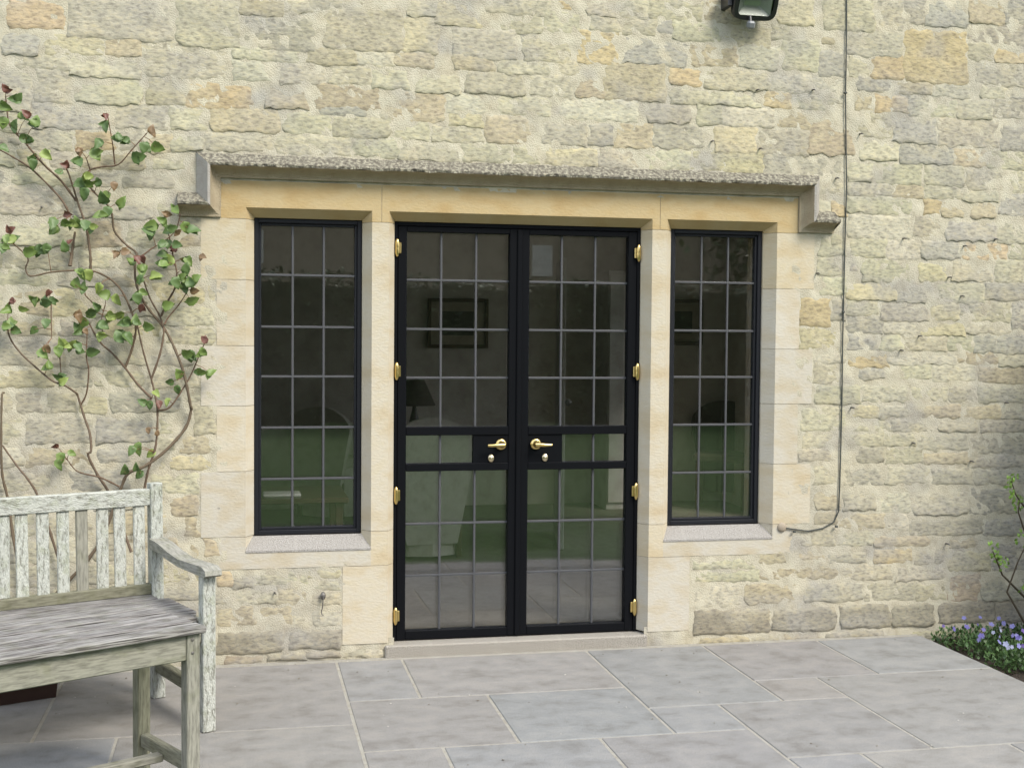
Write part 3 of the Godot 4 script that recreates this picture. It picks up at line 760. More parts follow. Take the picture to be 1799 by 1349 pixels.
	for e in [0, path.size() - 1]:
		var cap := []
		for q in rings[e]:
			cap.append(q)
		hood.poly(cap, Vector3(0.6, 2.05, 0.02))
	var hm := put("hood_mould", hood, M.mortar, house)
	for top in tops:
		if top.v.size():
			put("weathered_top", top, M.lichen, hm)

# ------------------------------------------------------------------ glazing
func pane_mesh(x0: float, x1: float, y0: float, y1: float, z: float) -> MB:
	var b := MB.new()
	b.bx(Vector3(x0, y0, z - 0.004), Vector3(x1, y1, z))
	b.bx(Vector3(x0, y0, z - 0.020), Vector3(x1, y1, z - 0.016))
	b.bx(Vector3(x0, y0, z - 0.052), Vector3(x1, y1, z - 0.048))
	return b

func glazing(parent: Node3D, gx: Array, gy: Array, z: float, bars := true) -> void:
	for i in gx.size() - 1:
		for j in gy.size() - 1:
			var hx: float = (gx[i + 1] - gx[i]) * 0.5
			var hy: float = (gy[j + 1] - gy[j]) * 0.5
			var pn := put("pane", pane_mesh(-hx, hx, -hy, hy, 0.0), M.glass, parent)
			pn.position = Vector3(gx[i] + hx, gy[j] + hy, z)
			pn.rotation = Vector3(rng.randf_range(-0.003, 0.003), rng.randf_range(-0.004, 0.004), 0)
	if not bars:
		return
	for i in range(1, gx.size() - 1):
		var b := MB.new()
		b.prism([Vector2(-0.0058, 0), Vector2(-0.0036, 0.005), Vector2(0.0036, 0.005), Vector2(0.0058, 0)], Vector3.RIGHT, Vector3(0, 0, 1), Vector3(gx[i], gy[0], z + 0.0005), Vector3(0, gy[gy.size() - 1] - gy[0], 0))
		put("lead_came", b, M.lead, parent)
	for j in range(1, gy.size() - 1):
		var b := MB.new()
		b.prism([Vector2(-0.0058, 0), Vector2(-0.0036, 0.0058), Vector2(0.0036, 0.0058), Vector2(0.0058, 0)], Vector3.UP, Vector3(0, 0, 1), Vector3(gx[0], gy[j], z + 0.0004), Vector3(gx[gx.size() - 1] - gx[0], 0, 0))
		put("lead_came", b, M.lead, parent)

func ring_frame(b: MB, x0: float, x1: float, y0: float, y1: float, w: float, z0: float, z1: float, bev := 0.002) -> void:
	b.bx(Vector3(x0, y0, z0), Vector3(x0 + w, y1, z1), bev)
	b.bx(Vector3(x1 - w, y0, z0), Vector3(x1, y1, z1), bev)
	b.bx(Vector3(x0 + w, y0, z0), Vector3(x1 - w, y0 + w, z1), bev)
	b.bx(Vector3(x0 + w, y1 - w, z0), Vector3(x1 - w, y1, z1), bev)

func windows(house: Node3D) -> void:
	for s in [[-0.641, -0.149], [1.351, 1.832]]:
		var w := part("window", house)
		w.set_meta("label", "narrow dark steel side light of eighteen leaded panes")
		var b := MB.new()
		ring_frame(b, s[0] + 0.001, s[1] - 0.001, FS + 0.007, FT - 0.001, 0.020, -0.125, -0.072)
		ring_frame(b, s[0] + 0.021, s[1] - 0.021, FS + 0.027, FT - 0.021, 0.012, -0.12, -0.084)
		put("frame", b, M.window_steel, w)
		var xa: float = s[0] + 0.033
		var xb: float = s[1] - 0.033
		glazing(w, [xa, lerpf(xa, xb, 1.0 / 3), lerpf(xa, xb, 2.0 / 3), xb], [0.617, 0.839, 1.077, 1.313, 1.542, 1.780, 2.005], -0.095)

func doors(house: Node3D) -> void:
	# fixed frame round both leaves
	var b := MB.new()
	b.bx(Vector3(0.001, 0.067, -0.125), Vector3(0.016, 2.037, -0.066), 0.002)
	b.bx(Vector3(1.184, 0.067, -0.125), Vector3(1.199, 2.037, -0.066), 0.002)
	b.bx(Vector3(0.016, 2.019, -0.125), Vector3(1.184, 2.037, -0.066), 0.002)
	put("door_frame", b, M.black_steel, house)
	for side in [0, 1]:
		var dr := part("door", house)
		dr.set_meta("label", "black glazed door leaf with brass lever, hinged beside the side light %s" % ["nearest the cable" if side == 1 else "nearest the bench"])
		var mir := func(xx: float) -> float: return xx if side == 0 else 1.2 - xx
		var fr := MB.new()
		var blk := func(x0: float, x1: float, y0: float, y1: float, z0: float, z1: float):
			var a: float = mir.call(x0)
			var c: float = mir.call(x1)
			fr.bx(Vector3(minf(a, c), y0, z0), Vector3(maxf(a, c), y1, z1), 0.0025)
		var zb := -0.115
		var zf := -0.068
		blk.call(0.018, 0.060, 0.070, 2.017, zb, zf)
		blk.call(0.552, 0.5985, 0.070, 2.017, zb, zf)
		blk.call(0.060, 0.552, 1.992, 2.017, zb, zf)
		blk.call(0.060, 0.552, 0.070, 0.111, zb, zf)
		blk.call(0.060, 0.552, 1.037, 1.077, zb, zf + 0.001)
		blk.call(0.060, 0.552, 0.868, 0.903, zb, zf + 0.001)
		put("frame", fr, M.black_steel, dr)
		var lp := MB.new()
		var la: float = mir.call(0.382)
		var lb: float = mir.call(0.552)
		lp.bx(Vector3(minf(la, lb), 0.903, zb + 0.006), Vector3(maxf(la, lb), 1.037, zf - 0.006))
		put("lock_plate", lp, M.black_steel, dr)
		# a dark cover strip where the leaves meet
		if side == 0:
			var cs := MB.new()
			cs.bx(Vector3(0.588, 0.072, zf - 0.004), Vector3(0.612, 2.015, zf + 0.009), 0.003)
			put("cover_strip", cs, M.black_steel, dr)
		var gx := [0.060, 0.2255, 0.393, 0.552]
		if side == 1:
			gx = [0.648, 0.812, 0.979, 1.140]
		glazing(dr, gx, [1.077, 1.308, 1.537, 1.768, 1.992], -0.094)
		glazing(dr, [gx[0], gx[1], mir.call(0.382)] if side == 0 else [mir.call(0.382), gx[2], gx[3]], [0.903, 1.037], -0.094)
		glazing(dr, gx, [0.111, 0.370, 0.616, 0.868], -0.094)
		# hinges
		for y in [1.915, 1.340, 0.757, 0.187]:
			var h := MB.new()
			var hx: float = mir.call(0.013)
			var t := Transform3D(Basis(), Vector3(hx, y, -0.055))
			h.lathe([Vector2(0.0, -0.042), Vector2(0.004, -0.041), Vector2(0.0075, -0.034), Vector2(0.0105, -0.024), Vector2(0.0105, -0.001), Vector2(0.0095, 0.0), Vector2(0.0105, 0.001), Vector2(0.0105, 0.024), Vector2(0.0075, 0.034), Vector2(0.004, 0.041), Vector2(0.0, 0.042)], t, 14)
			var dx := 0.012 if side == 0 else -0.012
			h.bx(Vector3(hx, y - 0.025, -0.068), Vector3(hx + dx * 1.6, y + 0.025, -0.056), 0.002)
			put("hinge", h, M.brass, dr)
		# lever on a round rose, and a lock cylinder below
		var hd := MB.new()
		var cx: float = mir.call(0.515)
		var turned := Transform3D(Basis(Vector3.RIGHT, PI / 2), Vector3(cx, 0.992, zf + 0.0005))
		hd.lathe([Vector2(0.027, 0.0), Vector2(0.027, 0.006), Vector2(0.022, 0.011), Vector2(0.012, 0.013), Vector2(0.010, 0.045), Vector2(0.0, 0.047)], turned, 24)
		var sg := -1.0 if side == 0 else 1.0
		var o := Vector3(cx, 0.992, zf + 0.042)
		hd.tube([o - Vector3(sg * 0.010, 0, 0), o + Vector3(sg * 0.004, 0, 0.001), o + Vector3(sg * 0.03, -0.001, 0.003), o + Vector3(sg * 0.052, -0.002, 0.002), o + Vector3(sg * 0.070, -0.002, -0.001)], [0.0095, 0.0105, 0.009, 0.0078, 0.0065], 12)
		put("lever_handle", hd, M.brass, dr)
		var lk := MB.new()
		lk.lathe([Vector2(0.015, 0.0), Vector2(0.015, 0.006), Vector2(0.012, 0.010), Vector2(0.0, 0.012)], Transform3D(Basis(Vector3.RIGHT, PI / 2).scaled(Vector3(1, 1.35, 1)), Vector3(mir.call(0.468), 0.926, zf - 0.006)), 18)
		put("lock_cylinder", lk, M.nickel, dr)

# ------------------------------------------------------------------ paving and ground
const SLABS := [
	[-1.45, -0.27, 0.05, 1.0], [-0.27, 0.03, 0.05, 0.69], [0.03, 0.915, 0.05, 0.69], [0.915, 1.5, 0.05, 1.0], [1.5, 2.1, 0.05, 0.69], [2.1, 2.675, 0.05, 0.68],
	[-0.27, 0.31, 0.69, 1.33], [0.31, 0.915, 0.69, 1.33], [0.915, 1.215, 1.0, 1.33], [1.215, 1.795, 1.0, 1.67], [1.5, 1.795, 0.69, 1.0], [1.795, 2.675, 0.68, 1.67],
	[-0.27, 0.023, 1.33, 1.92], [0.023, 0.617, 1.33, 1.92], [0.617, 1.215, 1.33, 2.15], [1.215, 1.5, 1.67, 2.15], [1.5, 2.1, 1.67, 2.15], [2.1, 2.675, 1.67, 2.15],
	[-0.27, 0.617, 1.92, 2.15], [-1.15, -0.27, 1.0, 1.6], [-1.15, -0.27, 1.6, 2.15], [-1.75, -1.15, 1.0, 1.6], [-2.35, -1.75, 1.0, 1.6], [-2.05, -1.45, 0.05, 1.0], [-2.65, -2.05, 0.05, 1.0],
	[-2.35, -1.15, 1.6, 2.15], [-3.25, -2.65, 0.05, 1.0], [-3.25, -2.35, 1.0, 1.6], [-3.25, -2.35, 1.6, 2.15]]

func ground() -> void:
	var b := MB.new()
	b.tint = Color(0.43, 0.415, 0.365)
	b.bx(Vector3(-3.26, -0.06, 0.0), Vector3(2.672, GROUND - 0.0028, 2.155))
	var pav := put("patio_paving", b, M.joint)
	structure(pav, "grey riven stone paving with pale mortar joints")
	var prng := RandomNumberGenerator.new()
	prng.seed = 31
	for s in SLABS:
		var c := MB.new()
		var f := prng.randf_range(0.95, 1.04)
		var w := prng.randf_range(-0.006, 0.010)
		c.tint = Color((0.284 + w) * f, 0.281 * f, (0.276 - w) * f)
		var g := 0.0048
		var t := GROUND + prng.randf_range(-0.0008, 0.0012)
		var tl := prng.randf_range(-0.0012, 0.0012)
		var o := Vector3((s[0] + s[1]) * 0.5, (t - 0.045) * 0.5, (s[2] + s[3]) * 0.5)
		c.box(Vector3(s[1] - s[0] - g * 2.0, t + 0.045, s[3] - s[2] - g * 2.0), 0.004, Transform3D(Basis(Vector3.RIGHT, tl), o))
		put("slab", c, M.paving, pav)
	# petals and grit dropped on the flags
	var bits := MB.new()
	for q in 150:
		var px := prng.randf_range(-1.6, 2.6)
		var pz := 0.06 + pow(prng.randf(), 1.6) * 2.0
		var sz := prng.randf_range(0.0015, 0.0045)
		var pale := prng.randf() < 0.3
		bits.tint = Color(0.6, 0.58, 0.54) if pale else Color(0.10, 0.075, 0.05).lerp(Color(0.2, 0.18, 0.12), prng.randf())
		bits.box(Vector3(sz * prng.randf_range(1.0, 2.4), sz * 0.5, sz), sz * 0.2, Transform3D(Basis(Vector3.UP, prng.randf_range(0, TAU)), Vector3(px, GROUND + 0.002 + sz * 0.25, pz)))
	var litter := put("litter", bits, M.plain)
	tag(litter, "scattered petals and grit lying on the paving", "litter").set_meta("kind", "stuff")
	# bed beside the paving, and the lawn that the panes mirror
	var bed := MB.new()
	var pts := PackedVector3Array()
	var cols := PackedColorArray()
	var nc := 60
	var nr := 44
	for j in nr:
		for i in nc:
			var x := 2.66 + 3.0 * i / (nc - 1)
			var z := 2.2 - 2.25 * j / (nr - 1)
			pts.append(Vector3(x, -0.03 + n1.get_noise_2d(x * 120.0, z * 120.0) * 0.03, z))
			cols.append(Color(0.055, 0.042, 0.03))
	bed.grid(pts, cols, nc, nr)
	structure(put("flower_bed_soil", bed, M.soil), "dark soil of the bed beside the paving")
	var lw := MB.new()
	pts = PackedVector3Array()
	cols = PackedColorArray()
	for j in 40:
		for i in 60:
			var x := -40.0 + 80.0 * i / 59.0
			var z := 60.0 - 57.85 * j / 39.0
			pts.append(Vector3(x, -0.012 + (0.0 if j == 39 else n2.get_noise_2d(x * 8.0, z * 8.0) * 0.02), z))
			cols.append(Color(1, 1, 1))
	lw.grid(pts, cols, 60, 40)
	structure(put("lawn", lw, M.lawn), "mown green lawn beyond the paving")
	var far := MB.new()
	far.tint = Color(0.05, 0.08, 0.02)
	far.bx(Vector3(-300, -0.5, -300), Vector3(300, -0.35, 300))
	structure(put("ground", far, M.soil), "open ground round the house")

# ------------------------------------------------------------------ bench and table
func wood_tint(kind: String) -> Color:
	var f := rng.randf_range(0.9, 1.06)
	if kind == "paint":
		return Color(0.47 * f, 0.48 * f, 0.46 * f)
	if kind == "bare":
		return Color(0.265 * f, 0.26 * f, 0.222 * f)
	if kind == "green":
		return Color(0.21 * f, 0.208 * f, 0.152 * f)
	return Color(0.275 * f, 0.268 * f, 0.258 * f)

func board(parent: Node3D, called: String, a: Vector3, b: Vector3, w: float, h: float, up: Vector3, kind: String, grain: String) -> MeshInstance3D:
	var m := MB.new()
	m.tint = wood_tint(kind)
	m.bar(a, b, w, h, up, 0.0035)
	return put(called, m, M[("paint_" if kind == "paint" else "old_" if kind == "grey" else "wood_") + grain], parent)

func bench() -> void:
	# local axes: +z faces the garden, -x runs along the bench away from the doors, origin under the rear leg nearest the doors
	var t := thing("garden_bench", "weathered white slatted wooden garden bench with flaking paint", "bench", Vector3(-1.035, GROUND, 0.485), deg_to_rad(23.3))
	var L := 1.50
	var Z := Vector3(0, 0, 1)
	for i in 2:
		var x := 0.0 if i == 0 else -L
		var rl := board(t, "leg", Vector3(x, 0, 0), Vector3(x, 0.885, -0.03), 0.05, 0.05, Z, "paint", "y")
		rl.set_meta("label", "rear post")
		board(t, "leg", Vector3(x, 0, 0.535), Vector3(x, 0.59, 0.535), 0.05, 0.05, Z, "paint", "y")
		# arm: thicker at the front, dipping towards the back post
		var arm := MB.new()
		arm.tint = wood_tint("bare").lerp(wood_tint("paint"), 0.25)
		arm.prism([Vector2(-0.005, 0.620), Vector2(0.10, 0.615), Vector2(0.20, 0.602), Vector2(0.32, 0.592), Vector2(0.45, 0.592), Vector2(0.585, 0.592), Vector2(0.600, 0.600), Vector2(0.595, 0.618), Vector2(0.56, 0.630), Vector2(0.44, 0.626), Vector2(0.32, 0.622), Vector2(0.20, 0.634), Vector2(0.10, 0.652), Vector2(-0.005, 0.66)], Vector3(0, 0, 1), Vector3.UP, Vector3(x - 0.033, 0, 0), Vector3(0.066, 0, 0))
		put("armrest", arm, M.wood_z, t)
		board(t, "side_rail", Vector3(x, 0.375, 0.02), Vector3(x, 0.375, 0.515), 0.034, 0.07, Vector3.UP, "bare", "z")
		board(t, "stretcher", Vector3(x, 0.135, 0.02), Vector3(x, 0.135, 0.515), 0.034, 0.05, Vector3.UP, "green", "z")
	board(t, "top_rail", Vector3(-0.025, 0.828, -0.026), Vector3(-L + 0.025, 0.828, -0.026), 0.034, 0.068, Vector3.UP, "paint", "x")
	board(t, "bottom_rail", Vector3(-0.025, 0.452, -0.013), Vector3(-L + 0.025, 0.452, -0.013), 0.034, 0.045, Vector3.UP, "green", "x")
	board(t, "front_rail", Vector3(-0.025, 0.375, 0.53), Vector3(-L + 0.025, 0.375, 0.53), 0.03, 0.07, Vector3.UP, "bare", "x")
	var k := 0
	var x := -0.068
	while x > -L + 0.05:
		var kind: String = ["paint", "paint", "paint", "bare", "paint", "paint", "paint", "paint"][k % 8]
		var sl := board(t, "back_slat", Vector3(x, 0.47, -0.0135), Vector3(x, 0.797, -0.0255), 0.047, 0.014, Z, kind, "y")
		sl.rotation.z = rng.randf_range(-0.006, 0.006)
		x -= 0.0765
		k += 1
	for i in 5:
		var z := 0.045 + i * 0.105
		var shorten := 0.028 if i == 0 or i == 4 else -0.01
		board(t, "seat_slat", Vector3(-shorten, 0.421, z), Vector3(-L + shorten, 0.421, z), 0.088, 0.02, Vector3.UP, "grey", "x")

func table() -> void:
	var a := deg_to_rad(29.0)
	var u := Vector3(sin(a), 0, cos(a))
	var v := Vector3(-cos(a), 0, sin(a))
	var fr := gp(364, 1101, 0.58)
	fr.y = GROUND
	var leg0 := fr - u * 0.046 + v * 0.036
	var t := thing("garden_table", "weathered grey slatted wooden table with bare legs in front of bench", "table", leg0, a)
	var L := 1.15
	var W := 0.36
	var Z := Vector3(0, 0, 1)
	for x in [0.0, -L]:
		for z in [0.0, -W]:
			board(t, "leg", Vector3(x, 0, z), Vector3(x, 0.548, z), 0.045, 0.045, Z, "bare" if z == 0.0 else "green", "y")
		board(t, "end_rail", Vector3(x, 0.515, -W + 0.023), Vector3(x, 0.515, -0.023), 0.024, 0.065, Vector3.UP, "bare", "z")
		board(t, "stretcher", Vector3(x, 0.12, -W + 0.023), Vector3(x, 0.12, -0.023), 0.03, 0.045, Vector3.UP, "green", "z")
	for z in [0.006, -W - 0.006]:
		board(t, "apron", Vector3(-0.0225, 0.507, z), Vector3(-L + 0.0225, 0.507, z), 0.024, 0.085, Vector3.UP, "bare", "x")
	board(t, "long_stretcher", Vector3(-0.015, 0.105, -W * 0.5), Vector3(-L + 0.015, 0.105, -W * 0.5), 0.04, 0.025, Vector3.UP, "bare", "x")
	for i in 5:
		var z := 0.005 - i * 0.0945
		var up := rng.randf_range(-0.0025, 0.0025)
		board(t, "top_slat", Vector3(0.036, 0.56 + up, z), Vector3(-L - 0.036, 0.56 - up, z), 0.073, 0.022, Vector3.UP, "grey", "x")
	for y in [0.530, 0.488]:
		var s := MB.new()
		s.lathe([Vector2(0.0055, 0.0), Vector2(0.005, 0.002), Vector2(0.0, 0.0025)], Transform3D(Basis(Vector3.RIGHT, PI / 2), Vector3(-0.004, y, 0.0225)), 10)
		put("screw", s, M.iron, t)
	# dark tub in the shade behind the table
	var p := gp(40, 1222)
	var tb := thing("planter", "dark brown tapered planter standing on paving under the bench", "planter", Vector3(p.x - 0.03, GROUND, p.z - 0.02), deg_to_rad(23.3))
	var m := MB.new()
	m.tint = Color(0.055, 0.028, 0.02)
	var lo := 0.125
	var hi := 0.15
	for q in [[-1, 0], [1, 0], [0, -1], [0, 1]]:
		var n := Vector3(q[0], 0, q[1])
		var s := Vector3(n.z, 0, -n.x)
		m.poly([n * lo - s * lo, n * lo + s * lo, n * hi + s * hi + Vector3.UP * 0.26, n * hi - s * hi + Vector3.UP * 0.26], Vector3(0, 0.13, 0))
		m.bar((n + s) * (hi - 0.004) + Vector3.UP * 0.25, (n - s) * (hi - 0.004) + Vector3.UP * 0.25, 0.018, 0.03)
	m.poly([Vector3(-lo, 0.001, -lo), Vector3(lo, 0.001, -lo), Vector3(lo, 0.001, lo), Vector3(-lo, 0.001, lo)], Vector3(0, 0.1, 0))
	put("tub", m, M.plain, tb)
	var so := MB.new()
	so.tint = Color(0.045, 0.032, 0.022)
	so.bx(Vector3(-0.135, 0.2, -0.135), Vector3(0.135, 0.225, 0.135))
	put("compost", so, M.soil, tb)

# ------------------------------------------------------------------ climbing rose
const STEMS := [
	[3.4, 60,1075, 100,1040, 170,960, 209,864, 224,832, 252,820, 290,792, 325,752, 335,721, 334,713, 328,681, 320,648, 302,603, 285,573, 262,545, 247,522, 238,496, 236,467, 239,445, 220,429, 200,405, 196,376, 185,356, 169,342, 156,327],
	[2.6, 236,940, 252,863, 260,825, 273,782, 276,724, 271,691, 265,666, 252,621, 243,583, 240,566],
	[2.2, 265,666, 280,623, 287,585, 285,570, 278,551, 262,522, 251,489, 247,467, 242,456],
	[1.6, 288,570, 296,556, 313,536, 329,511],
	[2.2, 282,556, 293,531, 307,505, 310,480, 306,460, 300,433, 296,413, 289,398],
	[1.7, 240,452, 249,449, 267,436, 293,420, 309,402, 316,376],
	[2.8, 230,970, 215,930, 190,865, 171,835, 154,800, 159,792, 157,762, 146,729, 136,696, 131,689, 111,676, 93,670, 71,653, 38,623, 20,600, 13,583],
	[1.8, 141,711, 151,691, 155,651, 151,628, 152,588],
	[1.9, 209,855, 176,839, 146,832, 131,825, 117,807],
	[2.6, 266,700, 242,676, 219,646, 197,621, 174,600, 156,568],
	[2.4, 219,646, 232,610, 238,575, 231,549, 213,511, 191,489, 162,476, 133,475, 89,478, 53,485, 44,471, 48,453, 24,429],
	[2.7, 158,474, 158,449, 153,411, 147,387, 136,356, 129,333, 122,311, 116,296],
	[3.6, 122,467, 126,440, 131,407],
	[2.3, 133,353, 107,318, 76,289, 51,260, 42,249, 17,222, 11,190, 9,169],
	[2.3, 122,380, 116,365, 100,342, 56,298, 22,276, 0,264, -30,250],
	[1.9, 147,320, 156,300, 178,293, 207,289, 230,264, 257,234],
	[1.5, 201,289, 198,260, 197,253, 188,200],
	[1.4, 158,300, 151,278],
	[3.2, 45,1040, 25,960, 13,878, 3,835, 1,785, 2,700, 6,690],
	[2.8, 120,1040, 95,960, 67,875, 48,842, 30,820, 3,782],
	[1.9, 275,721, 297,716, 320,684, 335,658, 350,623, 360,600],
	[1.3, 104,620, 105,640, 107,660], [1.3, 89,530, 89,560, 90,594], [1.2, 184,536, 178,560, 180,590], [1.2, 150,520, 165,535, 172,545]]
# leaves: place, and a tone (0 green, 1 dark green, 2 yellow green, 3 red, 4 brown)
const LEAVES := [
	10,158,3, 30,174,1, 5,185,0, 6,212,0, 37,205,0, 48,203,3, 62,216,0, 25,222,1, 40,243,1, 52,245,1, 3,258,1, 60,275,1, 78,270,2, 58,285,1, 185,203,3, 185,218,1, 208,242,1, 222,246,1, 174,252,1, 165,269,0, 138,263,4, 138,283,1, 265,230,4, 253,256,1, 272,257,0, 238,277,0,
	115,291,3, 105,302,1, 153,309,2, 153,322,0, 149,337,1, 142,320,1, 173,322,0, 200,324,4, 187,341,0, 183,353,1, 189,369,1, 178,376,0, 211,358,0, 116,376,3, 94,388,2, 96,401,0, 114,391,0, 125,391,2, 136,394,0, 150,392,1, 162,398,2, 120,425,3, 113,437,0, 16,405,3, 11,418,0, 20,421,2, 7,432,0, 48,443,0, 69,437,1, 82,434,1,
	205,446,4, 217,442,4, 231,461,0, 240,453,3, 250,453,3, 249,471,0, 269,485,2, 247,489,1, 307,367,0, 291,376,4, 287,388,0, 269,396,0, 265,407,1, 300,402,1, 311,408,4, 325,397,0, 335,403,0, 284,428,1, 294,425,1, 307,429,0, 305,439,3, 289,446,1, 289,462,0, 298,456,2, 329,456,0, 354,450,4, 325,474,1, 318,487,0, 342,489,0, 334,498,0, 307,494,1, 322,503,1, 338,511,4,
	334,529,0, 291,537,0, 249,513,0, 240,521,1, 248,539,3, 131,500,0, 146,505,0, 142,478,0, 153,480,2, 173,503,2, 187,518,0, 204,523,2, 62,527,0, 90,526,1, 85,513,3, 78,532,1, 21,527,3, 13,546,0, 36,542,2, 160,548,1, 135,551,4, 193,551,2, 211,553,2, 171,539,1,
	18,568,0, 8,573,0, 24,579,1, 60,578,1, 81,564,1, 137,556,4, 146,565,0, 139,582,1, 149,580,4, 161,550,0, 179,570,1, 177,588,2, 192,556,2, 222,565,1, 238,565,0, 256,573,0, 213,588,1, 222,591,1, 208,594,1, 247,541,3, 73,618,0, 81,611,4, 103,613,0, 108,605,2, 121,608,2, 136,606,1, 138,616,1, 159,618,1, 86,643,0, 104,663,0, 109,671,2,
	360,598,3, 333,622,1, 325,621,0, 355,617,0, 350,653,0, 368,655,0, 315,660,0, 300,671,1, 311,682,1, 272,689,2, 295,704,2, 279,707,3, 252,708,1, 263,709,1, 242,784,0, 267,795,2, 275,762,4, 260,754,4, 240,824,0, 218,830,1, 98,783,3, 106,801,0, 101,812,0, 123,795,0, 232,788,0, 246,832,2]

func leaf_mesh(kind: int) -> ArrayMesh:
	# one leaflet, 1 unit long along +y from its stalk, folded along the midrib and curled
	var b := MB.new()
	var r := RandomNumberGenerator.new()
	r.seed = 400 + kind
	var nr := 9
	var pts := PackedVector3Array()
	var cols := PackedColorArray()
	var curl := r.randf_range(0.15, 0.45)
	var fold := r.randf_range(0.12, 0.3)
	var wide: float = [0.40, 0.36, 0.44, 0.38][kind % 4]
	for j in nr:
		var f := float(j) / (nr - 1)
		var w := wide * pow(sin(PI * pow(f, 0.72)), 0.8) * (1.0 + (0.07 if j % 2 == 0 else -0.06))
		if j == 0 or j == nr - 1:
			w = 0.012
		for i in 5:
			var s := (i - 2) / 2.0
			pts.append(Vector3(s * w, f, absf(s) * w * fold * 2.0 - f * f * curl + 0.03 * sin(f * 9.0 + s * 2.0)))
			var vein := 1.0 if i != 2 else 1.25
			cols.append(Color(vein, vein, vein * 0.95))
	b.grid(pts, cols, 5, nr)
	return b.mesh()

func rose() -> void:
	var t := thing("climbing_rose", "climbing rose with sparse green and reddish leaves trained on stone wall", "climbing plant")
	var lr := RandomNumberGenerator.new()
	lr.seed = 77
	var all := []
	var k := 0
	for s in STEMS:
		k += 1
		var raw := []
		for i in range(1, s.size(), 2):
			var behind: float = 0.0
			raw.append(wp(s[i], s[i + 1], 0.045 + 0.018 * sin(k * 2.1 + i * 0.55) + behind))
		var pts := []
		var m := raw.size()
		for i in m - 1:
			var p0: Vector3 = raw[maxi(i - 1, 0)]
			var p1: Vector3 = raw[i]
			var p2: Vector3 = raw[i + 1]
			var p3: Vector3 = raw[mini(i + 2, m - 1)]
			for q in 4:
				pts.append(p1.cubic_interpolate(p2, p0, p3, q / 4.0))
		pts.append(raw[m - 1])
		var rad := []
		for i in pts.size():
			var f := float(i) / (pts.size() - 1)
			rad.append(s[0] * 0.0020 * lerpf(1.15, 0.62, f) * (1.0 + 0.18 * sin(i * 2.7 + k)))
		var b := MB.new()
		var old := clampf((s[0] - 1.4) / 1.6, 0.0, 1.0)
		b.tint = Color(lerpf(0.13, 0.135, old), lerpf(0.075, 0.10, old), lerpf(0.045, 0.066, old))
		b.tube(pts, rad, 7)
		put("stem", b, M.stem, t)
		for p in pts:
			all.append(p)
	var shapes := []
	for i in 4:
		shapes.append(leaf_mesh(i))
	var leafmats := []
	for c in [[0.135, 0.20, 0.05], [0.085, 0.14, 0.043], [0.22, 0.28, 0.075], [0.13, 0.05, 0.036], [0.18, 0.115, 0.06]]:
		var m: StandardMaterial3D = M.leaf.duplicate()
		m.albedo_color = lin(c[0], c[1], c[2])
		m.roughness = 0.5
		m.resource_name = "rose_leaf"
		leafmats.append(m)
	var stalks := MB.new()
	stalks.tint = Color(0.20, 0.10, 0.05)
	var made := 0
	for i in range(0, LEAVES.size(), 3):
		var tone: int = LEAVES[i + 2]
		var at := wp(LEAVES[i], LEAVES[i + 1], 0.06 + lr.randf_range(0.0, 0.05))
		var best := Vector3.ZERO
		var bd := 1e9
		for p in all:
			var dd: float = p.distance_squared_to(at)
			if dd < bd:
				bd = dd
				best = p
		var from := at + (best - at).limit_length(0.05)
		if bd < 0.12 * 0.12:
			stalks.tube([best, best.lerp(at, 0.5) + Vector3(0, 0.006, 0.008), at], [0.0016, 0.0013, 0.001], 5)
		var n := 2 if lr.randf() < 0.85 and made < 285 else 1
		for q in n:
			var o := MeshInstance3D.new()
			o.name = "leaf"
			o.mesh = shapes[lr.randi() % 4]
			o.material_override = leafmats[tone if lr.randf() < 0.8 else (1 if tone < 3 else tone)]
			t.add_child(o, true)
			var size := lr.randf_range(0.038, 0.062) * (0.72 if tone >= 3 else 1.0)
			var dir := (at - from)
			var ang := atan2(-dir.x, dir.y) if dir.length() > 0.01 else 0.0
			ang = lr.randf_range(-1.0, 1.0) + (PI if lr.randf() < 0.45 else ang) + (q * 2.0 - 1.0) * 0.7
			var bs := Basis(Vector3(0, 0, 1), ang) * Basis(Vector3(1, 0, 0), lr.randf_range(-0.1, 0.9)) * Basis(Vector3(0, 1, 0), lr.randf_range(-0.8, 0.8))
			o.transform = Transform3D(bs.scaled(Vector3.ONE * size), at - bs.y * size * 0.35 + Vector3(0, 0, 0.012 * q))
			made += 1
	put("leaf_stalks", stalks, M.stem, t)

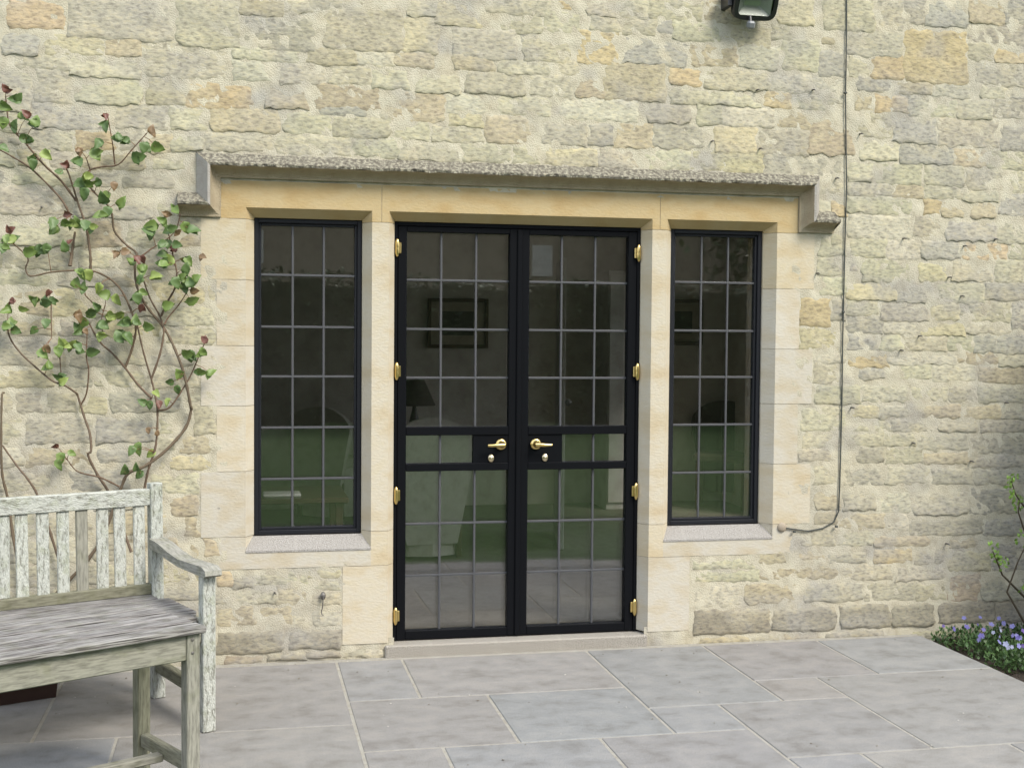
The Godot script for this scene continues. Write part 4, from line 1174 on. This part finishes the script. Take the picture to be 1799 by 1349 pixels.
# ------------------------------------------------------------------ small fittings on the wall
func fittings(house: Node3D) -> void:
	# cable from above to the frame of the side light
	var c := MB.new()
	c.tint = Color(1, 1, 1)
	var raw := []
	for p in [[1489, -90], [1488, -30], [1488, 40], [1487, 120], [1486, 165], [1487, 250], [1488, 330], [1485, 430], [1483, 520], [1481, 600], [1480, 690], [1478, 780], [1476, 850], [1474, 898], [1466, 917], [1446, 928], [1420, 933], [1398, 930], [1378, 927]]:
		raw.append(wp(p[0], p[1], 0.007))
	var rad := []
	for p in raw:
		rad.append(0.0034)
	c.tube(raw, rad, 7)
	var cab := thing("cable", "thin dark cable running down the wall and curving to window sill", "cable")
	put("wire", c, M.cable, cab)
	for p in [[1486, 163], [1482, 548], [1470, 925], [1396, 934]]:
		var b := MB.new()
		b.box(Vector3(0.014, 0.010, 0.012), 0.002, Transform3D(Basis(), wp(p[0], p[1], 0.015)))
		put("clip", b, M.cable, cab)
	var g := MB.new()
	g.tint = Color(0.36, 0.31, 0.25)
	g.lathe([Vector2(0.024, 0.0), Vector2(0.022, 0.008), Vector2(0.012, 0.013), Vector2(0.0, 0.014)], Transform3D(Basis(Vector3.RIGHT, PI / 2), wp(1374, 926, 0.0)), 16)
	put("grommet", g, M.plain, cab)
	# hook and eye under the side light
	var hk := thing("wall_hook", "small rusty iron hook hanging from a wall eye below window", "hook")
	var h := MB.new()
	h.lathe([Vector2(0.0, 0.0), Vector2(0.010, 0.0), Vector2(0.012, 0.008), Vector2(0.006, 0.012), Vector2(0.0, 0.012)], Transform3D(Basis(Vector3.RIGHT, PI / 2).scaled(Vector3(1, 1.6, 1)), wp(567, 1046, 0.012)), 14)
	put("eye_plate", h, M.iron, hk)
	h = MB.new()
	h.tube([wp(568, 1046, 0.024), wp(567, 1058, 0.026), wp(566, 1068, 0.024), wp(564, 1075, 0.02), wp(565, 1079, 0.02), wp(568, 1081, 0.026)], [0.0028, 0.0026, 0.0026, 0.0026, 0.0026, 0.0022], 7)
	put("hook", h, M.iron, hk)
	# nails and vine eyes left in the wall
	for p in [[1668, 487], [1690, 520], [1583, 615], [1497, 716], [1768, 707], [1707, 810], [1749, 420], [1436, 480], [1470, 313], [1604, 778], [1588, 419], [1335, 261], [1251, 248], [1512, 235], [1695, 432], [72, 364], [1428, 158], [1330, 158], [482, 1041], [1664, 955], [1616, 590]]:
		var at := wp(p[0], p[1], 0.006)
		var b := MB.new()
		b.tube([at - Vector3(0, 0, 0.01), at + Vector3(0.001, 0, 0.014), at + Vector3(0.006, -0.003, 0.02)], [0.0045, 0.004, 0.0025], 6)
		put("nail", b, M.iron, house)
	# flood light with a movement sensor
	var o := wp(1327, 2, 0.10)
	var fl := thing("flood_light", "black security flood light with small sensor high on the wall", "light", o)
	var tilt := Basis(Vector3.RIGHT, deg_to_rad(24.0))
	var b := MB.new()
	# rounded shell, open front
	var hw := 0.112
	var hh := 0.088
	var outl := []
	for q in 28:
		var aa := TAU * q / 28.0
		var cs := cos(aa)
		var sn := sin(aa)
		outl.append(Vector2(hw * signf(cs) * pow(absf(cs), 0.45), hh * signf(sn) * pow(absf(sn), 0.45)))
	for q in 28:
		var p0: Vector2 = outl[q]
		var p1: Vector2 = outl[(q + 1) % 28]
		var ringz := [[0.78, -0.055], [0.98, -0.02], [1.0, 0.018], [0.97, 0.026], [0.80, 0.026], [0.80, 0.016]]
		for r in ringz.size() - 1:
			var qs := []
			for e in [[p0, r], [p1, r], [p1, r + 1], [p0, r + 1]]:
				qs.append(tilt * Vector3(e[0].x * ringz[e[1]][0], e[0].y * ringz[e[1]][0], ringz[e[1]][1]))
			b.poly(qs, Vector3.ZERO if r < 4 else tilt * Vector3(p0.x * 2.0, p0.y * 2.0, 0.02))
		b.poly([tilt * Vector3(p0.x * 0.78, p0.y * 0.78, -0.055), tilt * Vector3(p1.x * 0.78, p1.y * 0.78, -0.055), tilt * Vector3(0, 0, -0.055)], Vector3.ZERO)
	put("housing", b, M.black_plastic, fl)
	var rf := MB.new()
	var inner := [Vector2(-0.082, -0.064), Vector2(0.082, -0.064), Vector2(0.082, 0.064), Vector2(-0.082, 0.064)]
	for q in 4:
		var p0: Vector2 = inner[q]
		var p1: Vector2 = inner[(q + 1) % 4]
		rf.poly([tilt * Vector3(p0.x, p0.y, 0.015), tilt * Vector3(p1.x, p1.y, 0.015), tilt * Vector3(p1.x * 0.5, p1.y * 0.4, -0.03), tilt * Vector3(p0.x * 0.5, p0.y * 0.4, -0.03)], tilt * Vector3(p0.x + p1.x, p0.y + p1.y, -0.03) * 1.5)
	rf.poly([tilt * Vector3(-0.041, -0.026, -0.03), tilt * Vector3(0.041, -0.026, -0.03), tilt * Vector3(0.041, 0.026, -0.03), tilt * Vector3(-0.041, 0.026, -0.03)], tilt * Vector3(0, 0, -1))
	put("reflector", rf, M.reflector, fl)
	var gs := MB.new()
	gs.box(Vector3(0.17, 0.135, 0.003), 0.0, Transform3D(tilt, tilt * Vector3(0, 0, 0.0195)))
	put("front_glass", gs, M.glass, fl)
	var sn2 := MB.new()
	sn2.box(Vector3(0.036, 0.036, 0.036), 0.008, Transform3D(Basis(Vector3.RIGHT, 0.35), Vector3(-0.028, -0.118, 0.02)))
	put("sensor", sn2, M.grey_plastic, fl)
	var sk := MB.new()
	sk.tube([Vector3(-0.028, -0.105, 0.015), Vector3(-0.026, -0.075, 0.005)], [0.008, 0.008], 8)
	put("sensor_stalk", sk, M.black_plastic, fl)
	var bk := MB.new()
	bk.bx(Vector3(-0.135, -0.03, -0.10), Vector3(-0.112, 0.05, 0.0), 0.004)
	bk.bx(Vector3(-0.135, 0.02, -0.115), Vector3(0.06, 0.07, -0.085), 0.004)
	bk.bx(Vector3(-0.02, 0.02, -0.09), Vector3(0.02, 0.06, -0.05), 0.004)
	put("bracket", bk, M.black_plastic, fl)

# ------------------------------------------------------------------ bed plants
func card(b: MB, o: Vector3, bs: Basis, l: float, w: float) -> void:
	var m := o + bs.y * l * 0.5 + bs.z * l * 0.06
	var tip := o + bs.y * l - bs.z * l * 0.1
	b.tri(o, m + bs.x * w * 0.5, m - bs.x * w * 0.5)
	b.tri(m - bs.x * w * 0.5, m + bs.x * w * 0.5, tip)

func bed_plants() -> void:
	var r := RandomNumberGenerator.new()
	r.seed = 5
	var pm := []
	for c in [[0.10, 0.085, 0.27], [0.16, 0.155, 0.36], [0.27, 0.29, 0.42], [0.09, 0.055, 0.22]]:
		var m: StandardMaterial3D = M.petal.duplicate()
		m.resource_name = "viola_petal"
		m.albedo_color = lin(c[0], c[1], c[2])
		pm.append(m)
	var fm := MB.new()
	for q in 5:
		var a := TAU * q / 5.0 + 0.3
		var d := Vector3(cos(a), sin(a), 0.12)
		var s := Vector3(-sin(a), cos(a), 0.0)
		fm.poly([Vector3.ZERO, d * 0.6 - s * 0.42, d * 1.0 - s * 0.25, d * 1.05 + s * 0.25, d * 0.6 + s * 0.42], Vector3(0, 0, -1))
	var blossom := fm.mesh()
	for i in 22:
		var x := 2.82 + r.randf_range(0.0, 0.80)
		var z := 0.16 + r.randf_range(0.0, 1.1)
		if i < 12:
			x = 2.80 + (i % 4) * 0.15 + r.randf_range(-0.03, 0.03)
			z = 0.14 + (i / 4) * 0.22 + r.randf_range(-0.03, 0.03)
		var look := i % 3
		var t := thing("viola_plant", ["low leafy viola with mostly deep purple flowers in bed beside paving", "low leafy viola with mostly mid violet flowers in bed beside paving", "low leafy viola with mostly pale lilac flowers in bed beside paving"][look], "flower", Vector3(x, -0.03, z), 0.0, ["deep purple violas", "mid violet violas", "pale lilac violas"][look])
		var f := MB.new()
		for q in 240:
			var a := r.randf_range(0, TAU)
			var rad := sqrt(r.randf()) * 0.105
			var h := r.randf_range(0.005, 0.11) * (1.0 - rad * 4.0)
			var g := r.randf_range(0.6, 1.3)
			f.tint = Color(0.05 * g, 0.10 * g, 0.028 * g)
			var bs := Basis(Vector3.UP, r.randf_range(0, TAU)) * Basis(Vector3.RIGHT, r.randf_range(0.2, 1.5))
			card(f, Vector3(cos(a) * rad, h, sin(a) * rad), bs, r.randf_range(0.018, 0.034), r.randf_range(0.010, 0.018))
		put("foliage", f, M.leaf, t)
		for q in r.randi_range(3, 6):
			var a := r.randf_range(0, TAU)
			var rad := sqrt(r.randf()) * 0.10
			var o := MeshInstance3D.new()
			o.name = "flower"
			o.mesh = blossom
			o.material_override = pm[[[0, 3], [0, 1], [1, 2]][look][r.randi() % 2]]
			t.add_child(o, true)
			var bs := Basis(Vector3.UP, r.randf_range(-1.1, 0.7)) * Basis(Vector3.RIGHT, r.randf_range(-0.9, 0.1)) * Basis(Vector3(0, 0, 1), r.randf_range(0, TAU))
			o.transform = Transform3D(bs.scaled(Vector3.ONE * r.randf_range(0.008, 0.0145)), Vector3(cos(a) * rad, 0.085 + r.randf_range(0.0, 0.05), sin(a) * rad))
			var s := MB.new()
			s.tint = Color(0.06, 0.11, 0.03)
			s.tube([Vector3(cos(a) * rad * 0.7, 0.0, sin(a) * rad * 0.7), o.position - bs.z * 0.004], [0.0014, 0.001], 4)
			put("flower_stalk", s, M.stem, t)
	# shrub against the wall, its twigs reaching into view
	var sh := thing("wall_shrub", "leafy evergreen shrub against wall at the end of flower bed", "shrub", Vector3(3.75, -0.03, 0.45))
	var wood := MB.new()
	wood.tint = Color(0.10, 0.075, 0.05)
	for q in 16:
		var a := r.randf_range(0, TAU)
		var e := Vector3(cos(a) * r.randf_range(0.1, 0.42), r.randf_range(0.9, 1.9), sin(a) * 0.3)
		wood.tube([Vector3(cos(a) * 0.04, 0, sin(a) * 0.04), e * 0.45 + Vector3(0.02, 0, 0.03), e], [0.014, 0.010, 0.004], 6)
	for p in [[1810, 1110, 1770, 1040, 1790, 985, 1812, 940], [1812, 1060, 1762, 1010, 1752, 985, 1745, 968], [1830, 920, 1800, 890, 1785, 868, 1778, 845], [1840, 1000, 1800, 930, 1790, 900, 1792, 880]]:
		var pts := []
		for i in range(0, 8, 2):
			pts.append(wp(p[i], p[i + 1], 0.08 + 0.02 * i) - sh.position)
		wood.tube(pts, [0.007, 0.005, 0.0035, 0.002], 6)
	put("branches", wood, M.stem, sh)
	var fol := MB.new()
	for q in 9000:
		var d := Vector3(r.randfn(0, 1), r.randfn(0, 1), r.randfn(0, 1)).normalized()
		var rr := pow(r.randf(), 0.35)
		var o := Vector3(0.08, 1.15, 0.12) + Vector3(d.x * 0.46, d.y * 1.05, d.z * 0.50) * rr
		o += Vector3(n1.get_noise_3d(o.x * 60, o.y * 60, o.z * 60), 0, n2.get_noise_3d(o.x * 60, o.y * 60, o.z * 60)) * 0.16
		if o.z < -0.40 or o.y < 0.05:
			continue
		var g := r.randf_range(0.6, 1.4)
		fol.tint = Color(0.045 * g, 0.085 * g, 0.025 * g)
		var bs := Basis(Vector3.UP, r.randf_range(0, TAU)) * Basis(Vector3.RIGHT, r.randf_range(-0.5, 1.8))
		card(fol, o, bs, r.randf_range(0.04, 0.075), r.randf_range(0.02, 0.034))
	put("foliage", fol, M.leaf, sh)
	var young := MB.new()
	for p in [[1778, 845, 16], [1784, 872, 16], [1793, 895, 10], [1748, 968, 12], [1757, 982, 12], [1765, 992, 8], [1797, 1030, 8], [1795, 945, 8]]:
		for q in p[2]:
			var o: Vector3 = wp(p[0] + r.randf_range(-11, 11), p[1] + r.randf_range(-10, 10), 0.16 + r.randf_range(-0.03, 0.04)) - sh.position
			var g := r.randf_range(0.7, 1.3)
			young.tint = Color(0.16 * g, 0.27 * g, 0.05 * g)
			var bs := Basis(Vector3(0, 0, 1), r.randf_range(0, TAU)) * Basis(Vector3.RIGHT, r.randf_range(-0.7, 0.7))
			card(young, o, bs, r.randf_range(0.018, 0.036), r.randf_range(0.012, 0.02))
	put("young_leaves", young, M.leaf, sh)

# ------------------------------------------------------------------ the room behind the glass
func room() -> void:
	var b := MB.new()
	b.tint = Color(0.20, 0.19, 0.15)
	b.bx(Vector3(-2.3, -0.3, -4.8), Vector3(3.5, 0.055, -0.32))
	structure(put("room_floor", b, M.cloth), "carpeted room floor behind the glass")
	b = MB.new()
	b.tint = Color(0.72, 0.69, 0.62)
	b.bx(Vector3(-2.45, 0.055, -4.95), Vector3(3.65, 2.6, -4.8))
	structure(put("room_wall_back", b, M.plain), "plain pale back wall of the room")
	b = MB.new()
	b.tint = Color(0.60, 0.57, 0.50)
	b.bx(Vector3(-2.45, 0.055, -4.8), Vector3(-2.3, 2.6, -0.32))
	structure(put("room_wall_side", b, M.plain), "plain pale side wall of the room")
	# far side wall, with a wide unseen window opening added to brighten the room
	b = MB.new()
	b.tint = Color(0.60, 0.57, 0.50)
	b.bx(Vector3(3.5, 0.055, -4.8), Vector3(3.65, 0.35, -0.32))
	b.bx(Vector3(3.5, 2.3, -4.8), Vector3(3.65, 2.6, -0.32))
	b.bx(Vector3(3.5, 0.35, -4.8), Vector3(3.65, 2.3, -3.6))
	b.bx(Vector3(3.5, 0.35, -1.0), Vector3(3.65, 2.3, -0.32))
	var sw := put("room_wall_side", b, M.plain)
	structure(sw, "pale side wall of the room with a wide unseen window added to light it")
	b = MB.new()
	b.tint = Color(0.7, 0.7, 0.66)
	for z in [-3.6, -2.75, -1.9, -1.05]:
		b.bx(Vector3(3.55, 0.35, z), Vector3(3.60, 2.3, z + 0.05), 0.004)
	for y in [0.35, 2.25]:
		b.bx(Vector3(3.552, y, -3.55), Vector3(3.598, y + 0.05, -1.05), 0.004)
	put("added_window_frame", b, M.plain, sw)
	b = MB.new()
	b.tint = Color(0.65, 0.64, 0.60)
	b.bx(Vector3(-2.45, 2.45, -4.95), Vector3(3.65, 2.62, -0.32))
	structure(put("room_ceiling", b, M.plain), "white room ceiling behind the glass")
	b = MB.new()
	b.tint = Color(0.16, 0.10, 0.07)
	b.bx(Vector3(-3.6, 4.3, -6.0), Vector3(5.6, 4.5, 0.35))
	# things in the room
	for s in [[804, 568, 0.52, 0.42, "wide framed picture with pale mount on the room wall"], [1196, 566, 0.40, 0.40, "small square framed picture on the room wall"]]:
		var o := wp(s[0], s[1], -4.79)
		var p := thing("framed_picture", s[4], "picture", o)
		var f := MB.new()
		f.tint = Color(0.10, 0.065, 0.03)
		ring_frame(f, -s[2] * 0.5, s[2] * 0.5, -s[3] * 0.5, s[3] * 0.5, 0.03, 0.0, 0.03, 0.004)
		put("frame", f, M.gloss, p)
		f = MB.new()
		f.tint = Color(0.42, 0.38, 0.28)
		f.bx(Vector3(-s[2] * 0.5 + 0.03, -s[3] * 0.5 + 0.03, 0.002), Vector3(s[2] * 0.5 - 0.03, s[3] * 0.5 - 0.03, 0.010))
		put("mount", f, M.plain, p)
		f = MB.new()
		f.tint = Color(0.10, 0.10, 0.07)
		f.bx(Vector3(-s[2] * 0.26, -s[3] * 0.24, 0.010), Vector3(s[2] * 0.26, s[3] * 0.24, 0.013))
		put("print", f, M.plain, p)
	# covered chairs
	for s in [[742, 972, 0.12, 0.94, "pale covered chair with arched back standing inside the doors"], [585, 905, -0.6, 0.90, "pale round backed chair inside the side light nearest the bench"], [1268, 890, 2.7, 0.92, "arched dark framed chair inside the side light nearest the cable"]]:
		var o := gp(s[0], s[1], 0.056)
		var ch := thing("dining_chair", s[4], "chair", Vector3(o.x, 0.056, o.z), s[2])
		var dark: bool = s[0] > 1000
		var c := MB.new()
		c.tint = Color(0.84, 0.83, 0.74) if not dark else Color(0.10, 0.08, 0.06)
		var arch := []
		for q in 17:
			var a := PI * q / 16.0
			arch.append(Vector2(cos(a) * 0.29, 0.70 + sin(a) * (s[3] - 0.72)))
		arch.append(Vector2(-0.17, 0.10))
		arch.append(Vector2(0.17, 0.10))
		c.prism(arch, Vector3.RIGHT, Vector3.UP, Vector3(0, 0, 0.20), Vector3(0, 0, 0.05))
		put("back", c, M.cloth, ch)
		c = MB.new()
		c.tint = Color(0.84, 0.83, 0.74) if not dark else Color(0.13, 0.11, 0.08)
		c.bx(Vector3(-0.23, 0.40, -0.24), Vector3(0.23, 0.47, 0.20), 0.02)
		put("seat", c, M.cloth, ch)
		if not dark:
			c = MB.new()
			c.tint = Color(0.82, 0.81, 0.72)
			for q in 20:
				var a := TAU * q / 20.0
				var a2 := TAU * (q + 1) / 20.0
				var r0 := 0.25 + 0.012 * (q % 2)
				var r1 := 0.25 + 0.012 * ((q + 1) % 2)
				c.poly([Vector3(cos(a) * 0.215, 0.41, sin(a) * 0.215), Vector3(cos(a2) * 0.215, 0.41, sin(a2) * 0.215), Vector3(cos(a2) * r1, 0.02, sin(a2) * r1), Vector3(cos(a) * r0, 0.02, sin(a) * r0)], Vector3(0, 0.2, 0))
			put("skirt", c, M.cloth, ch)
		for x in [-0.19, 0.19]:
			for z in [-0.20, 0.20]:
				var l := MB.new()
				l.tint = Color(0.10, 0.06, 0.035)
				l.bar(Vector3(x, 0.0, z), Vector3(x, 0.41, z), 0.035, 0.035, Vector3(0, 0, 1), 0.004)
				put("leg", l, M.gloss, ch)
	# lamp on a side table
	var lo := wp(728, 690, -4.2)
	var st := thing("side_table", "small dark side table carrying a lamp inside the room", "table", Vector3(lo.x, 0.056, -4.2))
	var c2 := MB.new()
	c2.tint = Color(0.10, 0.06, 0.035)
	c2.bx(Vector3(-0.28, 0.62, -0.25), Vector3(0.28, 0.65, 0.25), 0.006)
	put("table_top", c2, M.gloss, st)
	for x in [-0.24, 0.24]:
		for z in [-0.21, 0.21]:
			var l := MB.new()
			l.tint = Color(0.10, 0.06, 0.035)
			l.bar(Vector3(x, 0, z), Vector3(x, 0.62, z), 0.04, 0.04, Vector3(0, 0, 1), 0.004)
			put("leg", l, M.gloss, st)
	var lamp := thing("table_lamp", "unlit table lamp with dark conical shade on the side table", "lamp", Vector3(lo.x, 0.707, -4.2))
	c2 = MB.new()
	c2.tint = Color(0.08, 0.07, 0.06)
	c2.lathe([Vector2(0.0, 0.0), Vector2(0.07, 0.0), Vector2(0.07, 0.015), Vector2(0.02, 0.03), Vector2(0.045, 0.10), Vector2(0.02, 0.2), Vector2(0.012, 0.26)], Transform3D(), 16)
	put("lamp_base", c2, M.gloss, lamp)
	c2 = MB.new()
	c2.tint = Color(0.12, 0.10, 0.08)
	c2.lathe([Vector2(0.17, 0.24), Vector2(0.08, 0.44)], Transform3D(), 20)
	put("lamp_shade", c2, M.cloth, lamp)
	# white inner door standing open with its frame
	var d0 := gp(985, 965, 0.056)
	var idr := thing("inner_door", "white panelled inner door standing ajar within the room", "door", Vector3(d0.x, 0.056, d0.z), deg_to_rad(78.0))
	c2 = MB.new()
	c2.tint = Color(0.66, 0.65, 0.62)
	c2.bx(Vector3(0.0, 0.0, -0.02), Vector3(0.76, 1.98, 0.02), 0.003)
	put("panel", c2, M.plain, idr)
	c2 = MB.new()
	c2.lathe([Vector2(0.0, 0.0), Vector2(0.022, 0.01), Vector2(0.026, 0.03), Vector2(0.0, 0.05)], Transform3D(Basis(Vector3.RIGHT, PI / 2), Vector3(0.05, 1.0, 0.02)), 12)
	put("knob", c2, M.iron, idr)
	var d1 := gp(1085, 897, 0.056)
	var cup := thing("tall_cupboard", "tall pale cupboard against the far room wall", "cupboard", Vector3(d1.x + 0.05, 0.056, -4.55))
	c2 = MB.new()
	c2.tint = Color(0.62, 0.62, 0.60)
	c2.bx(Vector3(-0.13, 0.0, -0.24), Vector3(0.40, 2.0, 0.2), 0.004)
	put("carcass", c2, M.plain, cup)
	for q in 2:
		c2 = MB.new()
		c2.tint = Color(0.66, 0.66, 0.63)
		c2.bx(Vector3(-0.12 + q * 0.257, 0.06, 0.2), Vector3(0.13 + q * 0.257, 1.96, 0.218), 0.003)
		put("cupboard_door", c2, M.plain, cup)
	# glass-topped table with an added white oblong imitating a glint, under the side light
	var tt := wp(495, 862, -1.0)
	var tb := thing("occasional_table", "dark occasional table inside the side light nearest the bench", "table", Vector3(tt.x, 0.056, -1.2))
	c2 = MB.new()
	c2.tint = Color(0.09, 0.06, 0.04)
	c2.bx(Vector3(-0.35, tt.y - 0.12, -0.28), Vector3(0.35, tt.y - 0.09, 0.28), 0.006)
	put("table_top", c2, M.gloss, tb)
	for x in [-0.30, 0.30]:
		for z in [-0.23, 0.23]:
			var l := MB.new()
			l.tint = Color(0.09, 0.06, 0.04)
			l.bar(Vector3(x, 0, z), Vector3(x, tt.y - 0.12, z), 0.04, 0.04, Vector3(0, 0, 1), 0.004)
			put("leg", l, M.gloss, tb)
	var glint_stand_in := thing("glint_stand_in", "added white oblong standing in for a glint on the occasional table", "glint_stand_in", Vector3(tt.x, tt.y - 0.034, -1.05))
	c2 = MB.new()
	c2.tint = Color(0.8, 0.8, 0.78)
	c2.bx(Vector3(-0.10, 0.0, -0.07), Vector3(0.10, 0.018, 0.07), 0.006)
	put("white_oblong", c2, M.gloss, glint_stand_in)

# ------------------------------------------------------------------ the garden that the panes mirror
func garden() -> void:
	var r := RandomNumberGenerator.new()
	r.seed = 91
	var h := thing("hedge", "tall clipped dark hedge across the far side of the lawn", "hedge", Vector3(2.0, -0.02, 15.2))
	var core := MB.new()
	core.tint = Color(0.032, 0.052, 0.018)
	core.bx(Vector3(-22, 0, -0.45), Vector3(26, 2.35, 0.45))
	put("twigs", core, M.soil, h)
	var fol := MB.new()
	for q in 16000:
		var x := r.randf_range(-12, 18)
		var f := r.randf()
		var o := Vector3(x, r.randf_range(0.0, 2.45), -0.5 + r.randf_range(-0.08, 0.05)) if f < 0.8 else Vector3(x, 2.38 + r.randf_range(-0.04, 0.10), r.randf_range(-0.5, 0.5))
		var g := r.randf_range(0.5, 1.5)
		fol.tint = Color(0.032 * g, 0.052 * g, 0.018 * g)
		card(fol, o, Basis(Vector3.UP, r.randf_range(0, TAU)) * Basis(Vector3.RIGHT, r.randf_range(-2.4, -0.4)), r.randf_range(0.07, 0.14), r.randf_range(0.05, 0.09))
	put("foliage", fol, M.leaf, h)
	# stone barn beyond the hedge
	var o := thing("barn", "long stone barn with slate roof beyond the hedge", "barn", Vector3(4.0, -0.02, 24.0))
	var w := MB.new()
	w.tint = Color(0.33, 0.29, 0.22)
	w.bx(Vector3(-26, 0, 0), Vector3(26, 5.2, 6.0))
	put("wall", w, M.rubble, o)
	w = MB.new()
	w.tint = Color(0.10, 0.10, 0.11)
	w.prism([Vector2(-0.4, 5.1), Vector2(3.0, 8.4), Vector2(6.4, 5.1)], Vector3(0, 0, 1), Vector3.UP, Vector3(-26.3, 0, 0), Vector3(52.6, 0, 0))
	put("roof", w, M.rubble, o)
	for x in [-10.2, -4.85, 2.3, 8.0]:
		w = MB.new()
		w.tint = Color(0.55, 0.55, 0.50)
		w.bx(Vector3(x, 3.0, -0.05), Vector3(x + 0.5, 3.75, 0.02))
		put("shutter", w, M.plain, o)
	# trees beyond the hedge and beside the house
	var k := 0
	for p in [[-9.5, 19.0, 7.5, "broad dark tree beyond the hedge towards the bench side"], [11.5, 19.5, 8.5, "tall dark tree beyond the hedge towards the flower bed side"]]:
		var t := thing("garden_tree", p[3], "tree", Vector3(p[0], -0.02, p[1]))
		var tr := MB.new()
		tr.tint = Color(0.09, 0.07, 0.05)
		tr.tube([Vector3(0, 0, 0), Vector3(0.1, 1.6, 0), Vector3(0.0, p[2] * 0.7, 0.1)], [0.24, 0.19, 0.06], 9)
		for q in 9:
			var a := TAU * q / 9.0 + k
			tr.tube([Vector3(0.05, 1.6 + q * 0.3, 0), Vector3(cos(a) * 1.0, 2.4 + q * 0.4, sin(a) * 1.0), Vector3(cos(a) * 2.0, 3.0 + q * 0.45, sin(a) * 2.0)], [0.09, 0.06, 0.02], 6)
		put("trunk", tr, M.stem, t)
		var cr := MB.new()
		for q in 7000:
			var d := Vector3(r.randfn(0, 1), r.randfn(0, 1), r.randfn(0, 1)).normalized() * pow(r.randf(), 0.4)
			var c := Vector3(d.x * 3.0, p[2] * 0.62 + d.y * p[2] * 0.40, d.z * 2.6)
			c += Vector3(n1.get_noise_3dv(c * 22.0), n2.get_noise_3dv(c * 22.0), n3.get_noise_3dv(c * 22.0)) * 1.2
			var g := r.randf_range(0.5, 1.5)
			cr.tint = Color(0.04 * g, 0.07 * g, 0.02 * g)
			card(cr, c, Basis(Vector3.UP, r.randf_range(0, TAU)) * Basis(Vector3.RIGHT, r.randf_range(-1.5, 1.5)), r.randf_range(0.16, 0.3), r.randf_range(0.10, 0.18))
		put("crown", cr, M.leaf, t)
		k += 1

# ------------------------------------------------------------------
func _ready() -> void:
	# camera, sky, sun, exposure
	view = Basis.from_euler(TURN)
	var cam := Camera3D.new()
	cam.name = "camera"
	cam.transform = Transform3D(view, EYE)
	cam.fov = rad_to_deg(2.0 * atan(674.5 / F))
	cam.near = 0.05
	cam.far = 600.0
	add_child(cam)
	cam.current = true
	var sky_mat := ProceduralSkyMaterial.new()
	sky_mat.sky_top_color = Color(0.70, 0.74, 0.80)
	sky_mat.sky_horizon_color = Color(0.86, 0.87, 0.88)
	sky_mat.sky_curve = 0.25
	sky_mat.ground_horizon_color = Color(0.30, 0.31, 0.26)
	sky_mat.ground_bottom_color = Color(0.22, 0.24, 0.18)
	sky_mat.sun_angle_max = 0.0
	var sky := Sky.new()
	sky.sky_material = sky_mat
	var env := Environment.new()
	env.background_mode = Environment.BG_SKY
	env.sky = sky
	env.tonemap_mode = Environment.TONE_MAPPER_LINEAR
	env.tonemap_exposure = 3.2
	env.sdfgi_enabled = true
	env.ssao_enabled = true
	env.ssil_enabled = true
	var we := WorldEnvironment.new()
	we.name = "environment"
	we.environment = env
	add_child(we)
	var sun := DirectionalLight3D.new()
	sun.name = "sun"
	sun.light_color = Color(1.0, 0.975, 0.93)
	sun.light_energy = 0.45
	sun.light_angular_distance = 22.0
	sun.shadow_enabled = true
	add_child(sun)
	sun.look_at_from_position(Vector3(5.0, 8.5, 7.0), Vector3.ZERO)

	rng.seed = 2024
	for n in [n1, n2, n3]:
		n.noise_type = FastNoiseLite.TYPE_SIMPLEX_SMOOTH
		n.frequency = 0.1
		n.fractal_octaves = 3
	n1.seed = 1
	n2.seed = 2
	n3.seed = 3
	materials()
	ground()
	var house := thing("stone_house", "pale limestone rubble house wall with dressed stone frame round glazed doors", "house")
	build_wall(house)
	dressed(house)
	windows(house)
	doors(house)
	room()
	garden()
	bench()
	table()
	rose()
	bed_plants()
	fittings(house)
